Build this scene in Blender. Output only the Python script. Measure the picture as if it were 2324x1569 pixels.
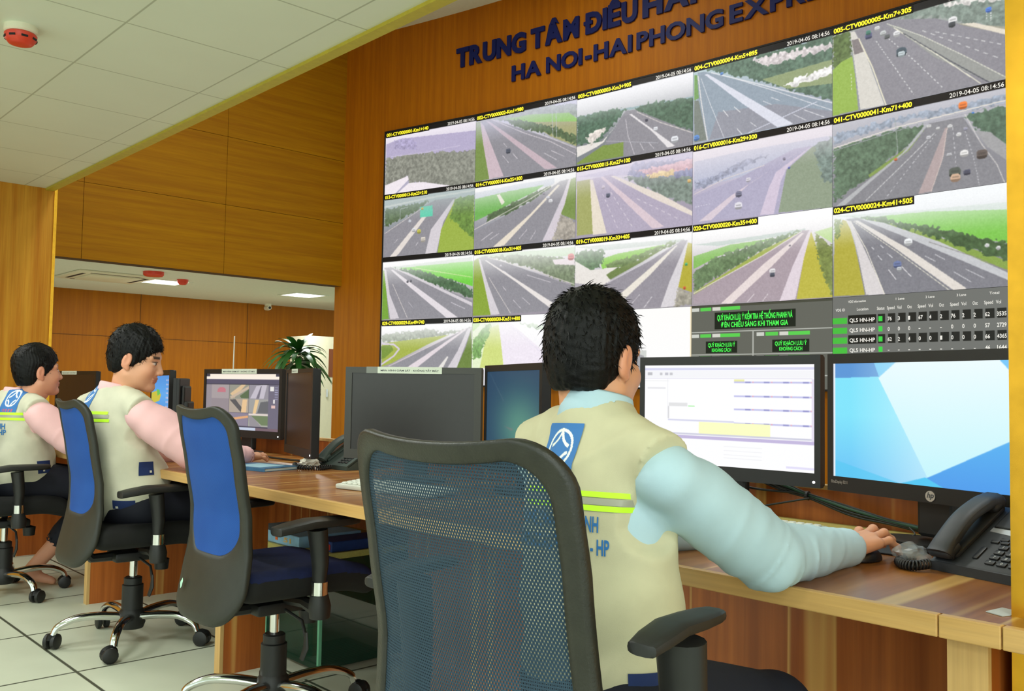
import bpy, bmesh, math, random
import numpy as np
from mathutils import Vector, Matrix
from mathutils.bvhtree import BVHTree

for _o in list(bpy.data.objects):
    bpy.data.objects.remove(_o, do_unlink=True)
SC = bpy.context.scene
COL = SC.collection
R = math.radians
rng = np.random.default_rng(7)
random.seed(7)

# ------------------------------------------------------------------ camera
# world: X = across the consoles towards the video wall, Y = along the consoles, Z = up (floor = 0)
FPX, PITCH, ROLL, YAW, CAMH = 2052.86, R(2.85), R(.94), R(-43.14), 1.024
def _axes():
    cp, sp, cr, sr = math.cos(PITCH), math.sin(PITCH), math.cos(ROLL), math.sin(ROLL)
    A = np.array([[1, 0, 0], [0, sp, -cp], [0, cp, sp]])
    M = np.array([[cr, -sr, 0], [sr, cr, 0], [0, 0, 1]]) @ A
    gd = np.array([math.sin(YAW), math.cos(YAW), 0]); gp = np.array([gd[1], -gd[0], 0])
    return M @ np.array([gp, gd, [0, 0, 1]]).T
CAMM = _axes()
cam_d = bpy.data.cameras.new('camera'); cam = bpy.data.objects.new('camera', cam_d); COL.objects.link(cam)
cam_d.sensor_fit = 'HORIZONTAL'; cam_d.sensor_width = 36.0
cam_d.lens = FPX / 2324 * 36.0
cam_d.clip_start = .05; cam_d.clip_end = 100
rx, dn, fw = [Vector(v) for v in CAMM]
cam.matrix_world = Matrix(((rx.x, -dn.x, -fw.x, 0), (rx.y, -dn.y, -fw.y, 0), (rx.z, -dn.z, -fw.z, CAMH), (0, 0, 0, 1)))
SC.camera = cam

# ------------------------------------------------------------------ view, daylight, lamps
SC.view_settings.view_transform = 'Standard'
SC.view_settings.look = 'None'
SC.view_settings.exposure = 0.0
SC.view_settings.gamma = 1.0
SC.view_settings.use_curve_mapping = False
SC.cycles.use_denoising = True
SC.cycles.max_bounces = 8
SC.cycles.sample_clamp_indirect = 6.0
wd = bpy.data.worlds.new('daylight'); SC.world = wd; wd.use_nodes = True
wd.node_tree.nodes['Background'].inputs[0].default_value = (0.86, 1.0, 0.93, 1)
wd.node_tree.nodes['Background'].inputs[1].default_value = 1.35     # soft daylight let in by the sides left open behind the camera

def area(name, loc, size, power, color=(.97, 1, .97), aim=(0, 0, -1), sy=None):
    l = bpy.data.lights.new(name, 'AREA'); l.energy = power; l.color = color
    l.shape = 'RECTANGLE'; l.size = size; l.size_y = sy or size
    o = bpy.data.objects.new(name, l); COL.objects.link(o); o.location = loc
    o.rotation_euler = Vector(aim).to_track_quat('-Z', 'Y').to_euler()
    return o
# lamps of the tall ceiling over the consoles (fittings above the frame)
area('tall_ceiling_lamp', (2.9, 1.2, 4.9), .6, 44)
area('tall_ceiling_lamp', (2.9, 3.9, 4.9), .6, 46)
area('tall_ceiling_lamp', (4.6, 5.2, 4.9), .6, 30)
area('tall_ceiling_lamp', (2.7, 6.6, 4.9), .6, 30)
# unseen fill lights added under the low ceiling, behind and beside the camera
area('low_ceiling_fill', (.2, -.9, 2.44), .6, 20)
area('low_ceiling_fill', (-1.6, .9, 2.44), .6, 24)
area('low_ceiling_fill', (-1.2, 3.9, 2.44), .6, 34)
area('low_ceiling_fill', (.1, 2.7, 2.44), .6, 26)
area('low_ceiling_fill', (.3, 5.2, 2.44), .6, 22)
# the two lit panels of the far room
area('far_room_lamp', (3.99, 9.89, 2.15), .44, 27)
area('far_room_lamp', (5.72, 9.89, 2.15), .44, 27)
# unseen soft panel added behind the camera as daylight fill
area('daylight_fill', (-2.2, -2.6, 1.7), 3.2, 55, (.93, 1, .95), (.62, .75, -.12), 1.8)

# ------------------------------------------------------------------ materials
def lin(c):
    c = np.asarray(c, float) / 255.0
    return np.where(c <= .04045, c / 12.92, ((c + .055) / 1.055) ** 2.4)
def rgba(c):
    l = lin(c); return (float(l[0]), float(l[1]), float(l[2]), 1.0)
class NT:
    def __init__(s, name):
        s.m = bpy.data.materials.new(name); s.m.use_nodes = True; s.t = s.m.node_tree
        s.b = s.t.nodes['Principled BSDF']; s.out = s.t.nodes['Material Output']
    def n(s, kind, **kw):
        nd = s.t.nodes.new(kind)
        for k, v in kw.items():
            if k[0] == '_': setattr(nd, k[1:], v)
            else: nd.inputs[k.replace('__', ' ')].default_value = v
        return nd
    def l(s, a, b): s.t.links.new(a, b)
def mat(name, col, rough=.5, metal=0., noise=0., nscale=30., bump=0., bscale=200., spec=.5, trans=0., emit=None, estr=1., coat=0., sss=0.):
    k = NT(name); b = k.b
    b.inputs['Base Color'].default_value = rgba(col); b.inputs['Roughness'].default_value = rough
    b.inputs['Metallic'].default_value = metal; b.inputs['Specular IOR Level'].default_value = spec
    b.inputs['Transmission Weight'].default_value = trans; b.inputs['Coat Weight'].default_value = coat
    if sss: b.inputs['Subsurface Weight'].default_value = sss; b.inputs['Subsurface Radius'].default_value = (.012, .004, .002)
    tc = k.n('ShaderNodeTexCoord')
    nz = k.n('ShaderNodeTexNoise', Scale=nscale, Detail=4.0); k.l(tc.outputs['Object'], nz.inputs['Vector'])
    mx = k.n('ShaderNodeMixRGB', _blend_type='MULTIPLY'); mx.inputs['Fac'].default_value = 1
    mx.inputs['Color1'].default_value = rgba(col)
    mr = k.n('ShaderNodeMapRange'); mr.inputs['From Min'].default_value = .3; mr.inputs['From Max'].default_value = .7
    mr.inputs['To Min'].default_value = 1 - noise; mr.inputs['To Max'].default_value = 1 + noise * .5
    k.l(nz.outputs['Fac'], mr.inputs['Value']); k.l(mr.outputs[0], mx.inputs['Color2']); k.l(mx.outputs[0], b.inputs['Base Color'])
    if bump:
        n2 = k.n('ShaderNodeTexNoise', Scale=bscale, Detail=3.0); k.l(tc.outputs['Object'], n2.inputs['Vector'])
        bp = k.n('ShaderNodeBump', Strength=bump, Distance=.002); k.l(n2.outputs['Fac'], bp.inputs['Height']); k.l(bp.outputs[0], b.inputs['Normal'])
    if emit is not None:
        b.inputs['Emission Color'].default_value = rgba(emit); b.inputs['Emission Strength'].default_value = estr
    return k.m
def wood(name, c1, c2, grain='Z', rough=.45, gs=1.0, streak=None, spec=.4):
    """veneer with the grain running along an axis: stretched noise between two tones, thin pale streaks"""
    k = NT(name); b = k.b; b.inputs['Roughness'].default_value = rough; b.inputs['Specular IOR Level'].default_value = spec
    tc = k.n('ShaderNodeTexCoord'); mp = k.n('ShaderNodeMapping')
    sc = {'X': (.7, 22, 22), 'Y': (22, .7, 22), 'Z': (22, 22, .7)}[grain]
    mp.inputs['Scale'].default_value = [v * gs for v in sc]
    k.l(tc.outputs['Object'], mp.inputs['Vector'])
    n1 = k.n('ShaderNodeTexNoise', Scale=1.0, Detail=6.0, Roughness=.62); k.l(mp.outputs[0], n1.inputs['Vector'])
    n2 = k.n('ShaderNodeTexNoise', Scale=6.0, Detail=3.0); k.l(mp.outputs[0], n2.inputs['Vector'])
    cr = k.n('ShaderNodeValToRGB'); e = cr.color_ramp.elements
    e[0].position = .36; e[0].color = rgba(c2); e[1].position = .66; e[1].color = rgba(c1)
    k.l(n1.outputs['Fac'], cr.inputs[0])
    mx = k.n('ShaderNodeMixRGB', _blend_type='MULTIPLY'); mx.inputs['Fac'].default_value = .35
    k.l(cr.outputs[0], mx.inputs['Color1']); k.l(n2.outputs['Fac'], mx.inputs['Color2'])
    last = mx.outputs[0]
    if streak:
        m2 = k.n('ShaderNodeMapping'); s2 = {'X': (.06, 4.2, 4.2), 'Y': (4.2, .06, 4.2), 'Z': (4.2, 4.2, .06)}[grain]
        m2.inputs['Scale'].default_value = s2; k.l(tc.outputs['Object'], m2.inputs['Vector'])
        n3 = k.n('ShaderNodeTexNoise', Scale=1.6, Detail=1.0); k.l(m2.outputs[0], n3.inputs['Vector'])
        c3 = k.n('ShaderNodeValToRGB'); q = c3.color_ramp.elements
        q[0].position = .585; q[0].color = (0, 0, 0, 1); q[1].position = .60; q[1].color = (1, 1, 1, 1)
        z = q.new(.625); z.color = (0, 0, 0, 1)
        k.l(n3.outputs['Fac'], c3.inputs[0])
        m3 = k.n('ShaderNodeMixRGB'); k.l(c3.outputs[0], m3.inputs['Fac']); k.l(last, m3.inputs['Color1']); m3.inputs['Color2'].default_value = rgba(streak)
        last = m3.outputs[0]
    g2 = k.n('ShaderNodeGamma'); g2.inputs['Gamma'].default_value = .86; k.l(last, g2.inputs['Color'])
    k.l(g2.outputs[0], b.inputs['Base Color'])
    return k.m
def vcol_mat(name, strength=1.0, emissive=True, rough=.6, sss=0., attr='Col', gloss=.25):
    k = NT(name); a = k.n('ShaderNodeAttribute'); a.attribute_name = attr
    if emissive:
        k.b.inputs['Base Color'].default_value = (.01, .01, .01, 1); k.b.inputs['Roughness'].default_value = gloss
        k.b.inputs['Specular IOR Level'].default_value = .2
        k.l(a.outputs['Color'], k.b.inputs['Emission Color']); k.b.inputs['Emission Strength'].default_value = strength
    else:
        k.l(a.outputs['Color'], k.b.inputs['Base Color']); k.b.inputs['Roughness'].default_value = rough
        if sss: k.b.inputs['Subsurface Weight'].default_value = sss; k.b.inputs['Subsurface Radius'].default_value = (.01, .004, .002)
    return k.m

# ------------------------------------------------------------------ geometry: every piece is (verts, faces)
def box(x0, x1, y0, y1, z0, z1):
    v = [(x, y, z) for x in (x0, x1) for y in (y0, y1) for z in (z0, z1)]
    return v, [(0, 1, 3, 2), (4, 6, 7, 5), (0, 4, 5, 1), (2, 3, 7, 6), (0, 2, 6, 4), (1, 5, 7, 3)]
def rbox(x0, x1, y0, y1, z0, z1, r=.004, seg=2):
    bm = bmesh.new(); bmesh.ops.create_cube(bm, size=1)
    for v in bm.verts:
        v.co = Vector(((x0 + x1) / 2 + v.co.x * (x1 - x0), (y0 + y1) / 2 + v.co.y * (y1 - y0), (z0 + z1) / 2 + v.co.z * (z1 - z0)))
    bmesh.ops.bevel(bm, geom=bm.edges[:], offset=r, segments=seg, affect='EDGES', profile=.5)
    return frombm(bm)
def frombm(bm):
    bm.verts.index_update()
    r = [tuple(v.co) for v in bm.verts], [tuple(v.index for v in f.verts) for f in bm.faces]
    bm.free(); return r
def tube(pts, r, n=10, cap=True, flat=1.0):
    P = [Vector(p) for p in pts]; rr = r if isinstance(r, (list, tuple)) else [r] * len(P)
    V, F = [], []; up = None
    for i, p in enumerate(P):
        t = (P[min(i + 1, len(P) - 1)] - P[max(i - 1, 0)]).normalized()
        if up is None:
            up = Vector((0, 0, 1)) if abs(t.z) < .9 else Vector((1, 0, 0))
        a = t.cross(up).normalized(); up = a.cross(t).normalized()
        for k in range(n):
            th = 2 * math.pi * k / n
            V.append(tuple(p + a * (math.cos(th) * rr[i]) + up * (math.sin(th) * rr[i] * flat)))
    for i in range(len(P) - 1):
        for k in range(n):
            F.append((i * n + k, i * n + (k + 1) % n, (i + 1) * n + (k + 1) % n, (i + 1) * n + k))
    if cap: F += [tuple(range(n - 1, -1, -1)), tuple((len(P) - 1) * n + k for k in range(n))]
    return V, F
def lathe(prof, n=24, c=(0, 0, 0), axis='Z'):
    V, F = [], []
    for r, z in prof:
        for k in range(n):
            th = 2 * math.pi * k / n; p = (r * math.cos(th), r * math.sin(th), z)
            if axis == 'X': p = (p[2], p[0], p[1])
            if axis == 'Y': p = (p[1], p[2], p[0])
            V.append((p[0] + c[0], p[1] + c[1], p[2] + c[2]))
    for i in range(len(prof) - 1):
        for k in range(n): F.append((i * n + k, i * n + (k + 1) % n, (i + 1) * n + (k + 1) % n, (i + 1) * n + k))
    F += [tuple(range(n - 1, -1, -1)), tuple((len(prof) - 1) * n + k for k in range(n))]
    return V, F
def prism(poly, z0, z1):
    n = len(poly); V = [(x, y, z0) for x, y in poly] + [(x, y, z1) for x, y in poly]
    return V, [tuple(range(n - 1, -1, -1)), tuple(range(n, 2 * n))] + [(i, (i + 1) % n, n + (i + 1) % n, n + i) for i in range(n)]
def xf(g, loc=(0, 0, 0), rz=0., ry=0., rx_=0., s=1.):
    Mx = Matrix.Translation(loc) @ Matrix.Rotation(rz, 4, 'Z') @ Matrix.Rotation(ry, 4, 'Y') @ Matrix.Rotation(rx_, 4, 'X')
    return [tuple(Mx @ (Vector(v) * s)) for v in g[0]], g[1]
def smooth_pts(pts, n=8):
    """Catmull-Rom through the points"""
    P = [np.array(p, float) for p in pts]; P = [2 * P[0] - P[1]] + P + [2 * P[-1] - P[-2]]; out = []
    for i in range(1, len(P) - 2):
        for k in range(n):
            t = k / n
            out.append(tuple(.5 * (2 * P[i] + (P[i + 1] - P[i - 1]) * t + (2 * P[i - 1] - 5 * P[i] + 4 * P[i + 1] - P[i + 2]) * t * t + (3 * P[i] - P[i - 1] - 3 * P[i + 1] + P[i + 2]) * t ** 3)))
    out.append(tuple(P[-2])); return out
def mesh(name, geoms, col=None):
    V, F = [], []
    for v, f in geoms:
        o = len(V); V += [tuple(map(float, p)) for p in v]; F += [tuple(int(i) + o for i in q) for q in f]
    me = bpy.data.meshes.new(name); me.from_pydata(V, [], F); me.validate(); me.update()
    return me
def obj(name, geoms, m, parent=None, smooth=False, label=None, fix=True):
    if isinstance(geoms, tuple): geoms = [geoms]
    me = mesh(name, geoms)
    if fix:
        bm = bmesh.new(); bm.from_mesh(me); bmesh.ops.recalc_face_normals(bm, faces=bm.faces[:]); bm.to_mesh(me); bm.free()
    me.materials.append(m)
    if smooth:
        for p in me.polygons: p.use_smooth = True
        if smooth == 'auto':
            try: me.set_sharp_from_angle(angle=R(38))
            except Exception: pass
    o = bpy.data.objects.new(name, me); COL.objects.link(o)
    if parent: o.parent = parent
    if label: o['label'] = label
    return o
def tag(o, label, cat, group=None, kind=None):
    o['label'] = label; o['category'] = cat
    if group: o['group'] = group
    if kind: o['kind'] = kind
    return o
def thing(name, label, cat, loc=(0, 0, 0), rz=0., group=None):
    o = bpy.data.objects.new(name, None); COL.objects.link(o); o.empty_display_size = .1
    o.location = loc; o.rotation_euler = (0, 0, rz)
    return tag(o, label, cat, group)
def struct(name, geoms, m, label=None, parent=None, **kw):
    o = obj(name, geoms, m, parent, **kw)
    if not parent: o['kind'] = 'structure'
    if label: o['label'] = label
    return o
def dup(root, loc, rz, label, group=None):
    r = root.copy(); COL.objects.link(r); r.location = loc; r.rotation_euler = (0, 0, rz); r['label'] = label
    if group: r['group'] = group
    for ch in list(root.children):
        c = ch.copy(); COL.objects.link(c); c.parent = r
        for g in list(ch.children):
            d = g.copy(); COL.objects.link(d); d.parent = c
    return r
def text_mesh(s, size=.1, extrude=0., offset=0., align='LEFT', spacing=1.0, res=3):
    cu = bpy.data.curves.new('t', 'FONT'); cu.body = s; cu.size = size; cu.extrude = extrude; cu.offset = offset
    cu.align_x = align; cu.space_character = spacing; cu.resolution_u = res
    o = bpy.data.objects.new('t', cu); COL.objects.link(o)
    dg = bpy.context.evaluated_depsgraph_get(); me = bpy.data.meshes.new_from_object(o.evaluated_get(dg))
    V = [tuple(v.co) for v in me.vertices]; F = [tuple(p.vertices) for p in me.polygons]
    bpy.data.objects.remove(o, do_unlink=True); bpy.data.meshes.remove(me)
    return V, F
def fit_text(s, x0, x1, y0, y1, z=0., extrude=0., offset=.0, cap=None):
    """text scaled to fill x0..x1 and y0..y1 (cap height of plain capitals)"""
    V, F = text_mesh(s, 1.0, 0, offset)
    ref = text_mesh(cap or 'H', 1.0, 0, offset)[0]
    ch0, ch1 = min(v[1] for v in ref), max(v[1] for v in ref)
    a, b = min(v[0] for v in V), max(v[0] for v in V)
    out = [(x0 + (v[0] - a) / (b - a) * (x1 - x0), y0 + (v[1] - ch0) / (ch1 - ch0) * (y1 - y0), z) for v in V]
    if extrude:
        n = len(out); bm = bmesh.new(); vs = [bm.verts.new(p) for p in out]
        for f in F:
            try: bm.faces.new([vs[i] for i in f])
            except ValueError: pass
        bmesh.ops.recalc_face_normals(bm, faces=bm.faces[:])
        r = bmesh.ops.extrude_face_region(bm, geom=bm.faces[:])
        for e in r['geom']:
            if isinstance(e, bmesh.types.BMVert): e.co.z += extrude
        return frombm(bm)
    return out, F

# ------------------------------------------------------------------ signed-distance modelling for soft shapes
class SDF:
    def __init__(s, lo, hi, h):
        s.lo = np.array(lo, float); s.h = h; s.n = np.ceil((np.array(hi, float) - s.lo) / h).astype(int) + 1
        s.F = np.full(tuple(s.n), 1.0, np.float32)
    def sub(s, lo, hi):
        a = np.clip(np.floor((np.array(lo) - s.lo) / s.h).astype(int), 0, s.n - 1)
        b = np.clip(np.ceil((np.array(hi) - s.lo) / s.h).astype(int) + 1, 1, s.n)
        sl = tuple(slice(i, j) for i, j in zip(a, b))
        ax = [s.lo[k] + s.h * np.arange(a[k], b[k]) for k in range(3)]
        return sl, np.meshgrid(*ax, indexing='ij')
    def put(s, sl, d, k, op):
        f = s.F[sl]
        if op == '+':
            hh = np.clip(.5 + .5 * (f - d) / k, 0, 1); s.F[sl] = f * (1 - hh) + d * hh - k * hh * (1 - hh)
        elif op == '-':
            d = -d; hh = np.clip(.5 - .5 * (f - d) / k, 0, 1); s.F[sl] = f * (1 - hh) + d * hh + k * hh * (1 - hh)
    def cap(s, a, b, ra, rb=None, k=.01, op='+', fold=None):
        a = np.array(a, float); b = np.array(b, float); rb = ra if rb is None else rb; m = max(ra, rb) + 3 * k + .03
        sl, (X, Y, Z) = s.sub(np.minimum(a, b) - m, np.maximum(a, b) + m)
        if X.size == 0: return s
        ba = b - a; L = max(ba @ ba, 1e-9)
        t = np.clip(((X - a[0]) * ba[0] + (Y - a[1]) * ba[1] + (Z - a[2]) * ba[2]) / L, 0, 1)
        d = np.sqrt((X - a[0] - t * ba[0]) ** 2 + (Y - a[1] - t * ba[1]) ** 2 + (Z - a[2] - t * ba[2]) ** 2) - (ra + (rb - ra) * t)
        if fold:
            am, fq, sd, t0, t1 = fold; LL = math.sqrt(L); ax = ba / LL; q = np.cross(ax, (0, 0, 1)); q /= np.linalg.norm(q) + 1e-9; q2 = np.cross(ax, q)
            u1 = ((X - a[0]) * q[0] + (Y - a[1]) * q[1] + (Z - a[2]) * q[2]); u2 = ((X - a[0]) * q2[0] + (Y - a[1]) * q2[1] + (Z - a[2]) * q2[2])
            wn = np.clip((t - t0) / (t1 - t0), 0, 1)
            rg = 1 - np.abs(wob(t * LL * 1.1 + .5 * u1, u1 * .55 + .4 * t * LL, u2 * .55, fq, int(sd))) * 4.2
            d = d - am * wn * np.clip(rg, -.12, 1) - am * .5 * wob(t * LL + u1, u1, u2, fq * .45, int(sd) + 3)
        s.put(sl, d, k, op); return s
    def ell(s, c, r, rz=0., k=.02, op='+', ry=0.):
        c = np.array(c, float); r = np.array(r, float); m = r.max() + 3 * k + .03
        sl, (X, Y, Z) = s.sub(c - m, c + m)
        if X.size == 0: return s
        x, y, z = X - c[0], Y - c[1], Z - c[2]
        if rz: x, y = x * math.cos(rz) + y * math.sin(rz), -x * math.sin(rz) + y * math.cos(rz)
        if ry: x, z = x * math.cos(ry) - z * math.sin(ry), x * math.sin(ry) + z * math.cos(ry)
        k0 = np.sqrt((x / r[0]) ** 2 + (y / r[1]) ** 2 + (z / r[2]) ** 2); k1 = np.sqrt((x / r[0] ** 2) ** 2 + (y / r[1] ** 2) ** 2 + (z / r[2] ** 2) ** 2)
        d = k0 * (k0 - 1) / np.maximum(k1, 1e-6)
        s.put(sl, d, k, op); return s
    def grid(s):
        ax = [s.lo[k] + s.h * np.arange(s.n[k]) for k in range(3)]
        return np.meshgrid(*ax, indexing='ij')
    def mesh(s):
        F = s.F; N = F < 0; nx, ny, nz = F.shape
        c = np.zeros((nx - 1, ny - 1, nz - 1, 3)); w = np.zeros((nx - 1, ny - 1, nz - 1))
        for ax in range(3):
            o = [a for a in range(3) if a != ax]
            for i in (0, 1):
                for j in (0, 1):
                    s0 = [None] * 3; s1 = [None] * 3
                    s0[ax] = slice(0, -1); s1[ax] = slice(1, None)
                    for q, v in ((o[0], i), (o[1], j)):
                        s0[q] = s1[q] = slice(v, F.shape[q] - 1 + v)
                    A, B = F[tuple(s0)], F[tuple(s1)]; cr = (A < 0) != (B < 0)
                    t = np.where(cr, A / np.where(cr, A - B, 1), 0)
                    w += cr; c[..., ax] += np.where(cr, t, 0); c[..., o[0]] += np.where(cr, i, 0); c[..., o[1]] += np.where(cr, j, 0)
        m = w > 0; idx = np.full(m.shape, -1); idx[m] = np.arange(m.sum())
        pos = np.argwhere(m) + c[m] / w[m][:, None]
        V = s.lo + pos * s.h; Q = []
        for ax in range(3):
            a0 = [slice(None)] * 3; a1 = [slice(None)] * 3; a0[ax] = slice(0, -1); a1[ax] = slice(1, None)
            e = N[tuple(a0)] != N[tuple(a1)]; p = np.argwhere(e); o = [(ax + 1) % 3, (ax + 2) % 3]
            ok = (p[:, o[0]] > 0) & (p[:, o[1]] > 0) & (p[:, o[0]] < F.shape[o[0]] - 1) & (p[:, o[1]] < F.shape[o[1]] - 1); p = p[ok]
            if not len(p): continue
            def g(di, dj):
                q = p.copy(); q[:, o[0]] -= di; q[:, o[1]] -= dj; return idx[q[:, 0], q[:, 1], q[:, 2]]
            qd = np.stack([g(1, 1), g(0, 1), g(0, 0), g(1, 0)], 1)
            neg = N[tuple(a0)][e][ok]; qd[~neg] = qd[~neg][:, ::-1]
            Q.append(qd)
        return V, np.concatenate(Q)
def wob(X, Y, Z, f, seed=0):
    """cheap smooth noise from a few warped sines"""
    r = np.random.default_rng(seed); o = 0
    for i in range(5):
        a = r.normal(size=3); a /= np.linalg.norm(a); b = r.normal(size=3); b /= np.linalg.norm(b)
        o = o + np.sin(f * (1 + .35 * i) * (a[0] * X + a[1] * Y + a[2] * Z) + 1.7 * np.sin(f * .45 * (b[0] * X + b[1] * Y + b[2] * Z) + i)) / (1 + .3 * i)
    return o / 3
def npobj(name, V, F, m, parent=None, base=(0, 0, 0), cols=None, flat=False):
    V = np.asarray(V) - np.array(base); F = np.asarray(F)
    me = bpy.data.meshes.new(name); me.vertices.add(len(V)); me.vertices.foreach_set('co', V.astype(np.float32).ravel())
    me.loops.add(F.size); me.loops.foreach_set('vertex_index', F.ravel().astype(np.int32))
    me.polygons.add(len(F)); me.polygons.foreach_set('loop_start', np.arange(0, F.size, F.shape[1], dtype=np.int32))
    me.update(calc_edges=True); me.validate()
    me.polygons.foreach_set('use_smooth', np.full(len(me.polygons), not flat))
    if cols is not None:
        a = me.color_attributes.new('Col', 'FLOAT_COLOR', 'POINT')
        a.data.foreach_set('color', np.concatenate([cols, np.ones((len(cols), 1))], 1).astype(np.float32).ravel())
    me.materials.append(m); o = bpy.data.objects.new(name, me); COL.objects.link(o)
    if parent: o.parent = parent
    return o
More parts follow.
